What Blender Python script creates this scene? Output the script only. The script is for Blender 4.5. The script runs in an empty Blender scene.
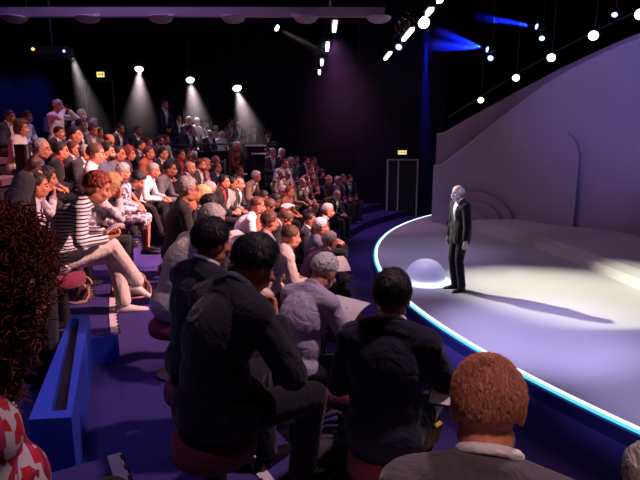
import bpy, bmesh, math, random
from mathutils import Vector as V, Matrix as M, noise
from mathutils.bvhtree import BVHTree
RAD = math.radians
COL = bpy.context.scene.collection
rnd = random.Random(7)

# ------------------------------------------------------------------ shape collector
class Sh:
    def __init__(s): s.v = []; s.f = []
    def grid(s, rings, close=True, cap=True):
        b = len(s.v); n = len(rings[0])
        for r in rings: s.v.extend([tuple(p) for p in r])
        for i in range(len(rings) - 1):
            for j in range(n if close else n - 1):
                k = (j + 1) % n
                s.f.append((b + i*n + j, b + i*n + k, b + (i+1)*n + k, b + (i+1)*n + j))
        if cap and close:
            s.f.append(tuple(b + j for j in range(n))[::-1])
            e = b + (len(rings) - 1)*n
            s.f.append(tuple(e + j for j in range(n)))
        return s
    def tcap(s, a, b, ra, rb, n=10, h=3):
        a, b = V(a), V(b); d = b - a
        if d.length < 1e-5: d = V((0, 0, 1e-4))
        d.normalize()
        u = d.orthogonal().normalized(); w = d.cross(u)
        rings = []
        for i in range(h + 1):
            t = -math.pi/2 + .05 + (math.pi/2 - .05)*i/h
            rings.append([a + d*(ra*math.sin(t)) + (u*math.cos(q) + w*math.sin(q))*(ra*math.cos(t)) for q in [2*math.pi*k/n for k in range(n)]])
        for i in range(h + 1):
            t = (math.pi/2 - .05)*i/h
            rings.append([b + d*(rb*math.sin(t)) + (u*math.cos(q) + w*math.sin(q))*(rb*math.cos(t)) for q in [2*math.pi*k/n for k in range(n)]])
        return s.grid(rings)
    def ell(s, c, r, rot=None, n=16, h=10):
        c = V(c); rings = []
        for i in range(h + 1):
            t = -math.pi/2 + .04 + (math.pi - .08)*i/h
            ring = []
            for k in range(n):
                q = 2*math.pi*k/n
                p = V((r[0]*math.cos(t)*math.cos(q), r[1]*math.cos(t)*math.sin(q), r[2]*math.sin(t)))
                if rot is not None: p = rot @ p
                ring.append(c + p)
            rings.append(ring)
        return s.grid(rings)
    def box(s, c, h, rot=None):
        c = V(c); b = len(s.v)
        for z in (-1, 1):
            for x, y in ((-1, -1), (1, -1), (1, 1), (-1, 1)):
                p = V((x*h[0], y*h[1], z*h[2]))
                if rot is not None: p = rot @ p
                s.v.append(tuple(c + p))
        for f in ((3, 2, 1, 0), (4, 5, 6, 7), (0, 1, 5, 4), (1, 2, 6, 5), (2, 3, 7, 6), (3, 0, 4, 7)):
            s.f.append(tuple(b + i for i in f))
        return s
    def tube(s, pts, r, n=8):
        pts = [V(p) for p in pts]; rings = []
        rr = r if isinstance(r, (list, tuple)) else [r]*len(pts)
        u = None
        for i, p in enumerate(pts):
            d = (pts[min(i+1, len(pts)-1)] - pts[max(i-1, 0)])
            if d.length < 1e-7: d = V((0, 0, 1))
            d.normalize()
            u = d.orthogonal().normalized() if u is None else (u - d*u.dot(d)).normalized()
            w = d.cross(u)
            rings.append([p + (u*math.cos(q) + w*math.sin(q))*rr[i] for q in [2*math.pi*k/n for k in range(n)]])
        return s.grid(rings)
    def prism(s, poly, z0, z1):
        b = len(s.v); n = len(poly)
        a = sum(poly[i][0]*poly[(i+1) % n][1] - poly[(i+1) % n][0]*poly[i][1] for i in range(n))
        if a < 0: poly = poly[::-1]
        s.v.extend([(p[0], p[1], z0) for p in poly]); s.v.extend([(p[0], p[1], z1) for p in poly])
        s.f.append(tuple(b + i for i in range(n))[::-1]); s.f.append(tuple(b + n + i for i in range(n)))
        for i in range(n):
            k = (i+1) % n
            s.f.append((b+i, b+k, b+n+k, b+n+i))
        return s
    def lathe(s, prof, c=(0, 0, 0), n=24):
        c = V(c); rings = []
        for r, z in prof:
            rings.append([c + V((r*math.cos(2*math.pi*k/n), r*math.sin(2*math.pi*k/n), z)) for k in range(n)])
        return s.grid(rings)
    def xf(s, mat):
        s.v = [tuple(mat @ V(p)) for p in s.v]; return s
    def add(s, o):
        b = len(s.v); s.v.extend(o.v); s.f.extend([tuple(b + i for i in f) for f in o.f]); return s
    def mesh(s, name, smooth=False):
        me = bpy.data.meshes.new(name); me.from_pydata(s.v, [], s.f); me.validate()
        if smooth: me.polygons.foreach_set('use_smooth', [True]*len(me.polygons))
        return me

def remesh(sh, voxel, smooth=4, name='body'):
    me = sh.mesh('tmp'); o = bpy.data.objects.new('tmp', me); COL.objects.link(o)
    m = o.modifiers.new('r', 'REMESH'); m.mode = 'VOXEL'; m.voxel_size = voxel; m.use_smooth_shade = True
    if smooth:
        k = o.modifiers.new('s', 'SMOOTH'); k.factor = .5; k.iterations = smooth
    dg = bpy.context.evaluated_depsgraph_get(); dg.update()
    out = bpy.data.meshes.new_from_object(o.evaluated_get(dg)); out.name = name
    bpy.data.objects.remove(o); bpy.data.meshes.remove(me)
    out.polygons.foreach_set('use_smooth', [True]*len(out.polygons))
    return out

def obj(name, me, mat=None, parent=None, smooth=None):
    if isinstance(me, Sh): me = me.mesh(name, bool(smooth))
    o = bpy.data.objects.new(name, me); COL.objects.link(o)
    if parent is not None: o.parent = parent
    if mat is not None:
        mats = mat if isinstance(mat, (list, tuple)) else [mat]
        while len(me.materials) < len(mats): me.materials.append(mats[len(me.materials)])
        for i, mm in enumerate(mats):
            o.material_slots[i].link = 'OBJECT'; o.material_slots[i].material = mm
    return o
def empty(name, loc=(0, 0, 0), rz=0):
    o = bpy.data.objects.new(name, None); COL.objects.link(o); o.location = loc; o.rotation_euler = (0, 0, rz); return o
def tag(o, label=None, cat=None, group=None, kind=None):
    if label: o['label'] = label
    if cat: o['category'] = cat
    if group: o['group'] = group
    if kind: o['kind'] = kind
    return o

# ------------------------------------------------------------------ materials
_mc = {}
def nodes(name):
    m = bpy.data.materials.new(name); m.use_nodes = True; nt = m.node_tree
    return m, nt, nt.nodes['Principled BSDF']
def lnk(nt, a, b): nt.links.new(a, b)
def plain(name, col, rough=.6, metal=0, spec=.5):
    if name in _mc: return _mc[name]
    m, nt, b = nodes(name); b.inputs['Base Color'].default_value = (*col, 1); b.inputs['Roughness'].default_value = rough
    b.inputs['Metallic'].default_value = metal; b.inputs['Specular IOR Level'].default_value = spec
    _mc[name] = m; return m
def emit(name, col, strength):
    if name in _mc: return _mc[name]
    m, nt, b = nodes(name); b.inputs['Base Color'].default_value = (0.02, 0.02, 0.02, 1)
    b.inputs['Emission Color'].default_value = (*col, 1); b.inputs['Emission Strength'].default_value = strength
    _mc[name] = m; return m
def cloth(name, col, scale=220, amt=.18, rough=.9, fold=.55):
    if name in _mc: return _mc[name]
    m, nt, b = nodes(name); N = nt.nodes
    tc = N.new('ShaderNodeTexCoord'); no = N.new('ShaderNodeTexNoise'); no.inputs['Scale'].default_value = scale; no.inputs['Detail'].default_value = 2
    lnk(nt, tc.outputs['Object'], no.inputs['Vector'])
    mx = N.new('ShaderNodeMix'); mx.data_type = 'RGBA'
    lo = [c*(1-amt) for c in col]; hi = [min(1, c*(1+amt)) for c in col]
    mx.inputs[6].default_value = (*lo, 1); mx.inputs[7].default_value = (*hi, 1)
    lnk(nt, no.outputs['Fac'], mx.inputs[0]); lnk(nt, mx.outputs[2], b.inputs['Base Color'])
    # soft folds and weave as bump
    n2 = N.new('ShaderNodeTexNoise'); n2.inputs['Scale'].default_value = 9; n2.inputs['Detail'].default_value = 3; n2.inputs['Distortion'].default_value = 1.5
    lnk(nt, tc.outputs['Object'], n2.inputs['Vector'])
    bp = N.new('ShaderNodeBump'); bp.inputs['Strength'].default_value = fold; bp.inputs['Distance'].default_value = .03
    lnk(nt, n2.outputs['Fac'], bp.inputs['Height']); lnk(nt, bp.outputs['Normal'], b.inputs['Normal'])
    b.inputs['Roughness'].default_value = rough; b.inputs['Specular IOR Level'].default_value = .25
    b.inputs['Sheen Weight'].default_value = .15
    _mc[name] = m; return m
def skinm(name, col):
    if name in _mc: return _mc[name]
    m, nt, b = nodes(name); N = nt.nodes
    tc = N.new('ShaderNodeTexCoord'); no = N.new('ShaderNodeTexNoise'); no.inputs['Scale'].default_value = 14; no.inputs['Detail'].default_value = 4
    lnk(nt, tc.outputs['Object'], no.inputs['Vector'])
    mx = N.new('ShaderNodeMix'); mx.data_type = 'RGBA'
    mx.inputs[6].default_value = (col[0]*.86, col[1]*.74, col[2]*.72, 1); mx.inputs[7].default_value = (col[0]*1.08, col[1]*1.12, col[2]*1.12, 1)
    lnk(nt, no.outputs['Fac'], mx.inputs[0]); lnk(nt, mx.outputs[2], b.inputs['Base Color'])
    b.inputs['Roughness'].default_value = .5; b.inputs['Specular IOR Level'].default_value = .4
    _mc[name] = m; return m
def hairm(name, col, rough=.45):
    if name in _mc: return _mc[name]
    m, nt, b = nodes(name); N = nt.nodes
    tc = N.new('ShaderNodeTexCoord'); mp = N.new('ShaderNodeMapping'); mp.inputs['Scale'].default_value = (110, 30, 48)
    no = N.new('ShaderNodeTexNoise'); no.inputs['Scale'].default_value = 1.2; no.inputs['Detail'].default_value = 3
    lnk(nt, tc.outputs['Object'], mp.inputs['Vector']); lnk(nt, mp.outputs[0], no.inputs['Vector'])
    mx = N.new('ShaderNodeMix'); mx.data_type = 'RGBA'
    mx.inputs[6].default_value = (*[c*(.28 if sum(col) < .8 else .62) for c in col], 1); mx.inputs[7].default_value = (*[min(1, c*1.6) for c in col], 1)
    lnk(nt, no.outputs['Fac'], mx.inputs[0]); lnk(nt, mx.outputs[2], b.inputs['Base Color'])
    bp = N.new('ShaderNodeBump'); bp.inputs['Strength'].default_value = .6; bp.inputs['Distance'].default_value = .015
    lnk(nt, no.outputs['Fac'], bp.inputs['Height']); lnk(nt, bp.outputs['Normal'], b.inputs['Normal'])
    b.inputs['Roughness'].default_value = rough; b.inputs['Specular IOR Level'].default_value = .4
    _mc[name] = m; return m
def ramp_set(cr, stops, const=True):
    if const: cr.interpolation = 'CONSTANT'
    while len(cr.elements) > 1: cr.elements.remove(cr.elements[-1])
    for i, (p, c) in enumerate(stops):
        e = cr.elements[0] if i == 0 else cr.elements.new(p)
        e.position = p; e.color = (*c, 1)
def stripes(name, a, b_, freq, duty=.45):
    if name in _mc: return _mc[name]
    m, nt, b = nodes(name); N = nt.nodes
    tc = N.new('ShaderNodeTexCoord'); wv = N.new('ShaderNodeTexWave'); wv.bands_direction = 'Z'; wv.wave_profile = 'TRI'
    wv.inputs['Scale'].default_value = freq; wv.inputs['Distortion'].default_value = .9; wv.inputs['Detail'].default_value = 1; wv.inputs['Detail Scale'].default_value = .6
    lnk(nt, tc.outputs['Object'], wv.inputs['Vector'])
    rp = N.new('ShaderNodeValToRGB'); ramp_set(rp.color_ramp, [(0, a), (duty, b_)]); lnk(nt, wv.outputs['Fac'], rp.inputs[0])
    lnk(nt, rp.outputs[0], b.inputs['Base Color']); b.inputs['Roughness'].default_value = .9
    _mc[name] = m; return m
def blotch(name, cols, scale, stretch=(1, 1, 1)):
    if name in _mc: return _mc[name]
    m, nt, b = nodes(name); N = nt.nodes
    tc = N.new('ShaderNodeTexCoord'); mp = N.new('ShaderNodeMapping'); mp.inputs['Scale'].default_value = stretch
    vo = N.new('ShaderNodeTexVoronoi'); vo.inputs['Scale'].default_value = scale
    lnk(nt, tc.outputs['Object'], mp.inputs['Vector']); lnk(nt, mp.outputs[0], vo.inputs['Vector'])
    sp = N.new('ShaderNodeSeparateColor'); lnk(nt, vo.outputs['Color'], sp.inputs[0])
    rp = N.new('ShaderNodeValToRGB'); ramp_set(rp.color_ramp, [(i/len(cols), c) for i, c in enumerate(cols)]); lnk(nt, sp.outputs[0], rp.inputs[0])
    lnk(nt, rp.outputs[0], b.inputs['Base Color']); b.inputs['Roughness'].default_value = .85
    _mc[name] = m; return m

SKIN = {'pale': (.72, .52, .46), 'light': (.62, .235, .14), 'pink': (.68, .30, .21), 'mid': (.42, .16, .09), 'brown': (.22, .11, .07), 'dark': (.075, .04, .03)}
HAIR = {'black': (.012, .01, .012), 'dark': (.035, .022, .018), 'brown': (.11, .05, .03), 'auburn': (.24, .036, .02), 'red': (.36, .12, .06), 'blond': (.5, .3, .12), 'grey': (.32, .29, .28), 'silver': (.55, .52, .52), 'white': (.8, .76, .74)}
CLO = {'midnight': (.012, .011, .030), 'ink': (.011, .009, .016), 'black': (.012, .011, .013), 'charcoal': (.035, .033, .036), 'navy': (.016, .018, .05), 'grey': (.16, .15, .16), 'lightgrey': (.38, .36, .37), 'slate': (.10, .11, .16), 'white': (.78, .75, .74), 'cream': (.66, .58, .48), 'beige': (.45, .36, .28), 'tan': (.34, .22, .15), 'brown': (.10, .055, .04), 'paleblue': (.45, .5, .68), 'lavender': (.52, .46, .6), 'red': (.45, .025, .03), 'pink': (.62, .2, .25), 'rust': (.38, .12, .06), 'green': (.30, .34, .28), 'plum': (.09, .04, .08), 'darkred': (.12, .015, .02), 'stone': (.62, .55, .5)}
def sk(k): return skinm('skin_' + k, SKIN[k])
def hr(k): return hairm('hair_' + k, HAIR[k])
def cl(k): return cloth('cloth_' + k, CLO[k])
EYE = plain('eye', (.012, .01, .01), .2); LIP = plain('lip', (.36, .11, .09), .5)
SHOE = plain('shoe_leather', (.012, .010, .010), .3)

# ------------------------------------------------------------------ the human figure
# local frame: x right, y forward, z up, origin on the floor below the pelvis
def leanm(a): return M.Rotation(-RAD(a), 3, 'X')
def ik(S, W, l1, l2, pole):
    S, W = V(S), V(W); d = W - S; L = d.length
    if L > (l1 + l2)*.995: W = S + d*((l1 + l2)*.995/L); d = W - S; L = d.length
    if L < abs(l1 - l2) + .02: L = abs(l1 - l2) + .02
    dn = d.normalized(); a = (l1*l1 - l2*l2 + L*L)/(2*L); hh = math.sqrt(max(l1*l1 - a*a, 0))
    p = V(pole); p = p - dn*p.dot(dn)
    if p.length < 1e-4: p = V((0, -1, 0))
    return S + dn*a + p.normalized()*hh, W

def rig(lean=10, slump=8, pitch=5, yaw=0, roll=0, wl='lap', wr='lap', legs='normal', female=False, stand=False, build=1.0, twist=0, ph=None, belly=0):
    J = dict(female=female, stand=stand, build=build, belly=belly)
    P = V((0, 0, ph or (.985 if stand else .545)))
    tw = M.Rotation(RAD(twist), 3, 'Z')
    R1 = leanm(lean*.75); R2 = tw @ leanm(lean*1.2 + slump)
    chest = P + R1 @ V((0, 0, .265)); neck = chest + R2 @ V((0, -.01, .22))
    HR = M.Rotation(RAD(-yaw), 3, 'Z') @ leanm(pitch) @ M.Rotation(RAD(roll), 3, 'Y')
    hb = neck + leanm((lean + slump + pitch)*.5) @ V((0, .012, .048))
    hc = hb + HR @ V((0, .03, .105))
    J.update(P=P, R1=R1, R2=R2, chest=chest, neck=neck, HR=HR, hb=hb, hc=hc)
    sw = (.148 if female else .172)*build
    for s, w in ((-1, wl), (1, wr)):
        k = 'l' if s < 0 else 'r'
        S = neck + R2 @ V((s*sw, 0, -.055))
        pole = V((s*.7, -.5, -.6)); hd = None; hn = V((0, 0, -1)); curl = 25
        if w == 'lap': W = V((s*.10, .30, .655)); hd = V((-s*.45, .9, -.1))
        elif w == 'knee': W = V((s*.12, .44, .63)); hd = V((-s*.2, .9, -.4)); curl = 40
        elif w == 'fore': W = V((s*.055, .56, .57)); hd = V((-s*.5, .7, -.5)); pole = V((s*.8, 0, -.3)); curl = 45
        elif w == 'cross':
            W = chest + R2 @ V((-s*.09, .17, -.05 + .03*s)); pole = V((s*.9, .1, -.6)); hd = R2 @ V((-s, .1, .15)); hn = R2 @ V((0, -1, 0)); curl = 50
        elif w == 'belly': W = chest + R2 @ V((s*.03, .19, -.17)); pole = V((s*.9, 0, -.5)); hd = R2 @ V((-s, .2, 0)); hn = R2 @ V((0, -1, 0)); curl = 40
        elif w == 'chin':
            W = hc + HR @ V((s*.035, .10, -.20)); pole = V((s*.35, .35, -1)); hd = HR @ V((-s*.2, -.05, 1)); hn = HR @ V((0, -1, .2)); curl = 75
        elif w == 'cheek':
            W = hc + HR @ V((s*.115, .12, -.19)); pole = V((s*.6, .2, -1)); hd = HR @ V((-s*.6, .0, .8)); hn = HR @ V((-s*.5, -1, .2)); curl = 70
        elif w == 'brow':
            W = hc + HR @ V((s*.07, .11, -.10)); pole = V((s*.3, .4, -1)); hd = HR @ V((-s*.3, -.1, 1)); hn = HR @ V((0, -1, .1)); curl = 30
        elif w == 'read': W = V((s*.11, .40, .74)); hd = V((-s*.5, .8, .3)); hn = V((-s*.5, 0, .8)); curl = 45
        elif w == 'camera': W = hc + HR @ V((s*.07, .17, -.07)); pole = V((s, .2, -.7)); hd = HR @ V((-s*.5, .2, .9)); hn = HR @ V((-s*.6, -.3, 0)); curl = 60
        elif w == 'side': W = P + V((s*.26, .05, -.12)); pole = V((s*.3, -1, 0)); hd = V((0, .1, -1)); hn = V((-s, 0, 0)); curl = 25
        elif w == 'back': W = P + V((s*.03, -.17, .0)); pole = V((s, -.3, 0)); hd = V((-s*.8, 0, -.5)); hn = V((0, -1, 0)); curl = 40
        elif w == 'front': W = P + V((s*.07, .19, -.02)); pole = V((s, -.3, -.2)); hd = V((-s*.6, .3, -.7)); hn = V((0, -1, 0)); curl = 45
        elif w == 'up': W = S + V((s*.08, .33, .16)); pole = V((s*.5, .2, -1)); hd = V((-s*.15, .35, .9)); hn = V((-s*.3, .9, 0)); curl = 20
        elif w == 'phone': W = V((s*.17, .36, .70)); hd = V((0, .9, .3)); hn = V((-s*.2, -.2, 1)); curl = 55
        else: W = V(w[0]); pole = V(w[1]) if len(w) > 1 else pole; hd = V(w[2]) if len(w) > 2 else None; hn = V(w[3]) if len(w) > 3 else hn; curl = w[4] if len(w) > 4 else 35
        l1, l2 = (.265, .235) if female else (.285, .255)
        E, W = ik(S, W, l1, l2, pole)
        if hd is None: hd = W - E
        J['S'+k], J['E'+k], J['W'+k] = S, E, W
        hd = hd.normalized(); fa = (W - E).normalized()
        hd = (hd + fa*.8).normalized()
        J['H'+k] = (hd, hn, curl)
        H = P + V((s*.088, 0, -.03))
        fd = V((s*.16, 1, 0))
        if stand: A = V((s*.11, -.02, .085)); kp = V((s*.15, 1, 0))
        else:
            A = V((s*.13, .40, .085)); kp = V((s*.25, .4, 1))
            if legs == 'apart': A = V((s*.21, .42, .085)); kp = V((s*.7, .3, 1)); fd = V((s*.4, 1, 0))
            if legs == 'back': A = V((s*.12, .27, .085))
            if legs == 'crossl':
                if s < 0: A = V((.13, .60, .24)); kp = V((0, .1, 1)); H = P + V((-.085, 0, -.01)); fd = V((.1, .8, -.5))
                else: A = V((.07, .47, .085)); fd = V((.05, 1, 0))
            if legs == 'crossr':
                if s > 0: A = V((-.13, .60, .24)); kp = V((0, .1, 1)); H = P + V((.085, 0, -.01)); fd = V((-.1, .8, -.5))
                else: A = V((-.07, .47, .085)); fd = V((.05, 1, 0))
        K, A = ik(H, A, .44 if stand else .43, .44 if stand else .42, kp)
        J['T'+k], J['K'+k], J['A'+k], J['F'+k] = H, K, A, fd.normalized()
    return J

def head_prims(sh, J, fem=False):
    R, c = J['HR'], J['hc']
    def g(p): return c + R @ V(p)
    def e(p, r, rot=None): sh.ell(g(p), r, R if rot is None else R @ rot)
    e((0, -.012, .032), (.077, .098, .092)); e((0, .028, -.035), (.063, .068, .083))
    e((0, .05, -.092), (.030, .028, .024)); e((0, .062, .028), (.054, .026, .018))
    for s in (-1, 1):
        e((s*.04, .062, -.03), (.026, .026, .022)); e((s*.045, .012, -.068), (.024, .045, .032))
        e((s*.079, -.008, -.008), (.010, .021, .033), M.Rotation(s*RAD(-14), 3, 'Z'))
    sh.tcap(g((0, .088, .012)), g((0, .112, -.030)), .010, .0155)
    for s in (-1, 1): sh.tcap(g((s*.011, .098, -.034)), g((s*.011, .096, -.032)), .010, .010)
    sh.tcap(g((-.020, .087, -.064)), g((.020, .087, -.064)), .010, .010)
    n = J['neck']; sh.tcap(g((0, -.022, -.05)), n + J['R2'] @ V((0, .0, -.02)), .050 if fem else .057, .056 if fem else .064)
def hand_prims(sh, W, hd, hn, curl, s):
    hd = V(hd).normalized(); hn = V(hn); hn = hn - hd*hn.dot(hd)
    if hn.length < 1e-3: hn = hd.orthogonal()
    hn.normalize(); sd = hd.cross(hn)          # sd: across the palm
    if sd.dot(V((s, 0, 0))) > 0 and False: sd = -sd
    tside = sd if s < 0 else -sd
    W = V(W); ln = (.066, .076, .071, .055)
    sh.tcap(W - hd*.02, W + hd*.02, .025, .024)
    for i in range(4):
        off = tside*(.030 - .020*i)
        k = W + hd*(.088 - .004*abs(i-1)) + off
        sh.tcap(W + hd*.012 + off*.6, k, .015, .0125)
        p = k; a = 0
        for q in range(3):
            a += RAD(curl*(.75 if q == 0 else 1))*.9
            d = hd*math.cos(a) + hn*math.sin(a)
            n = p + d*ln[i]*(.46, .31, .23)[q]
            sh.tcap(p, n, .0105 - .001*q, .0095 - .001*q, 8, 2); p = n
    b = W + hd*.025 + tside*.020
    m = b + (hd*.62 + tside*.62 + hn*.35).normalized()*.045
    sh.tcap(b, m, .015, .0115); sh.tcap(m, m + (hd*.85 + tside*.15 + hn*.4).normalized()*.045, .011, .009)
def torso_prims(sh, J, e=0, hem=False):
    P, R1, R2, c, n = J['P'], J['R1'], J['R2'], J['chest'], J['neck']; b = J['build']; f = J['female']
    q = lambda r: tuple(x*(b if i < 2 else 1) + e for i, x in enumerate(r))
    sh.ell(P + V((0, -.01, -.005)), q((.178 if f else .168, .128, .118)))
    sh.ell(P.lerp(c, .5), q((.132 if f else .150, .105, .155)), R1)
    sh.ell(c + R2 @ V((0, -.005, .05)), q((.142 if f else .165, .108, .17)), R2)
    if J['belly']: sh.ell(P.lerp(c, .45) + R1 @ V((0, .055, 0)), q((.135, .10, .13)), R1)
    if f:
        for s in (-1, 1): sh.ell(c + R2 @ V((s*.066, .082, .03)), (.062+e, .056+e, .062+e), R2)
    sh.tcap(J['Sl'], J['Sr'], .056+e, .056+e, 12)
    for k in 'lr': sh.tcap(n + R2 @ V((0, -.012, .0)), J['S'+k] + R2 @ V((0, 0, .012)), .050+e, .046+e)
    if hem: sh.ell(P + V((0, .055, .0)), q((.185, .165, .10))) if not J['stand'] else [sh.tcap(P + V((x, -.01, .10)), P + V((x, -.005, -.10)), .118+e, .118+e, 14) for x in (-.055, .055)]
def arm_prims(sh, J, e=0, upto=1.0, wide=0):
    for k in 'lr':
        S, E, W = J['S'+k], J['E'+k], J['W'+k]; b = J['build']*(.88 if J['female'] else 1)
        sh.tcap(S, E if upto >= .5 else S.lerp(E, upto*2), .050*b+e, .041*b+e+wide)
        if upto > .5: sh.tcap(E, E.lerp(W, (upto-.5)*2), .041*b+e, .030*b+e+wide)
def leg_prims(sh, J, e=0, upto=1.0, wide=0):
    f = .95 if J['female'] else 1
    for k in 'lr':
        T, K, A = J['T'+k], J['K'+k], J['A'+k]
        sh.tcap(T, K, .086*f+e, .058*f+e); sh.tcap(K, K.lerp(A, upto), .056*f+e, (.038 if upto > .8 else .05)*f+e+wide)
        if upto > .3: sh.tcap(K.lerp(A, .12) - (V((0, .012, 0))), K.lerp(A, .45) - V((0, .012, 0)), .052+e, .046+e)
def foot_sh(J, k, e=.0):
    sh = Sh(); n = 14
    prof = [(-.062, .020), (-.05, .036), (-.01, .040), (.05, .041), (.11, .046), (.155, .043), (.185, .030), (.197, .012)]
    rings = []
    for i, (y, w) in enumerate(prof):
        hgt = (.052, .075, .082, .066, .045, .034, .026, .016)[i]
        rings.append([V(((w+e)*math.cos(2*math.pi*q/n), y*1.02, max(0, hgt*.42 + (hgt*.58+e)*math.sin(2*math.pi*q/n)))) for q in range(n)])
    sh.grid(rings)
    A, fd = J['A'+k], J['F'+k]
    y = fd; x = y.cross(V((0, 0, 1))).normalized(); z = x.cross(y)
    R = M((x, y, z)).transposed().to_4x4()
    return sh.xf(M.Translation(A - z*.085) @ R)

def ring_prims(sh, J, up, rad, r, a0, a1, tilt=18, fx=1.0):
    n, R = J['neck'], J['R2'] @ leanm(tilt)
    c = n + J['R2'] @ V((0, .006, up)); k = 14; pts = []
    for i in range(k + 1):
        a = RAD(a0 + (a1 - a0)*i/k)            # 0 = back
        pts.append(c + R @ V((math.sin(a)*rad, -math.cos(a)*rad*fx, 0)))
    for i in range(k): sh.tcap(pts[i], pts[i+1], r, r, 8, 2)

def body_mesh(J, vox):
    sh = Sh(); head_prims(sh, J, J['female']); torso_prims(sh, J); arm_prims(sh, J); leg_prims(sh, J)
    for k, s in (('l', -1), ('r', 1)):
        hand_prims(sh, J['W'+k], *J['H'+k], s)
        sh.add(foot_sh(J, k, -.004))
    me = remesh(sh, vox, 2 if vox < .011 else 1, 'person')
    R, c = J['HR'].transposed(), J['hc']
    for p in me.polygons:
        q = R @ (p.center - c); ax = abs(q.x)
        if q.y > .045:
            if (ax - .031)**2/.014**2 + (q.z - .006)**2/.0075**2 < 1 or (abs(ax - .032) < .019 and abs(q.z - .027 + abs(ax-.032)*.15) < .005): p.material_index = 1
            elif ax < .025 and abs(q.z + .064) < .008 and q.y > .07: p.material_index = 2
    return me

def top_meshes(J, kind, vox):
    """list of (part name, mesh, material role)"""
    out = []; sm = 5 if vox < .011 else 3
    if kind in ('suit', 'blazer'):
        s = Sh(); torso_prims(s, J, .012); arm_prims(s, J, .007, .985)
        ring_prims(s, J, .058, .066, .015, -165, 165)
        out.append(('shirt', remesh(s, vox, 2), 'shirt'))
        s = Sh(); torso_prims(s, J, .030, True); arm_prims(s, J, .021, .93, .006)
        ring_prims(s, J, .020, .080, .017, -115, 115)
        me = remesh(s, vox, sm); R, c = J['R2'].transposed(), J['chest']
        bm = bmesh.new(); bm.from_mesh(me); kill = []
        for f in bm.faces:
            q = R @ (f.calc_center_median() - c); n = R @ f.normal
            if q.y > .0 and n.y > -.15 and -.17 < q.z < .32 and abs(q.x) < .004 + .078*(q.z + .17)/.42: kill.append(f)
        bmesh.ops.delete(bm, geom=kill, context='FACES'); bm.to_mesh(me); bm.free()
        out.append(('jacket', me, 'top'))
    elif kind == 'polo':
        s = Sh(); torso_prims(s, J, .016); arm_prims(s, J, .016, .36, .008); ring_prims(s, J, .030, .068, .012, -150, 150)
        out.append(('polo_shirt', remesh(s, vox, sm), 'top'))
    else:
        s = Sh(); torso_prims(s, J, .017, kind == 'blouse'); arm_prims(s, J, .013, .93, .006)
        if kind != 'blouse': ring_prims(s, J, .038, .066, .013, -155, 155)
        out.append(('blouse' if kind == 'blouse' else 'shirt', remesh(s, vox, sm), 'top'))
    return out
def bottom_mesh(J, kind, vox):
    s = Sh(); P = J['P']
    s.ell(P + V((0, -.01, -.01)), (.186, .140, .112))
    if kind == 'skirt':
        leg_prims(s, J, .016, .12); s.tcap(J['Tl'].lerp(J['Kr'], .5), J['Kl'].lerp(J['Kr'], .5) , .09, .07)
    else: leg_prims(s, J, .013, .95, .016)
    return remesh(s, vox, 5 if vox < .011 else 3)

def strip(J, me, pts, w, t=.004, name='tie'):
    """thin strip laid over the chest of mesh ME along chest-frame points (x,z,width factor)"""
    bv = BVHTree.FromPolygons([v.co for v in me.vertices], [tuple(p.vertices) for p in me.polygons])
    R, c = J['R2'], J['chest']; sh = Sh(); rows = []
    for x, z, wf in pts:
        ro = c + R @ V((x, .5, z)); hit = bv.ray_cast(ro, R @ V((0, -1, 0)), .7)
        y = .5 - (hit[3] if hit[3] else .38)
        rows.append((x, y + .003, z, w*wf))
    rings = []
    for i, (x, y, z, ww) in enumerate(rows):
        a, b = rows[max(i-1, 0)], rows[min(i+1, len(rows)-1)]
        d = V((b[0]-a[0], 0, b[2]-a[2])).normalized(); sx = V((-d.z, 0, d.x))
        ctr = V((x, y, z))
        rings.append([c + R @ (ctr + sx*ww*k + V((0, t if j else -t, 0))) for k, j in ((-1, 0), (-1, 1), (1, 1), (1, 0))])
    return sh.grid(rings)

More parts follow.
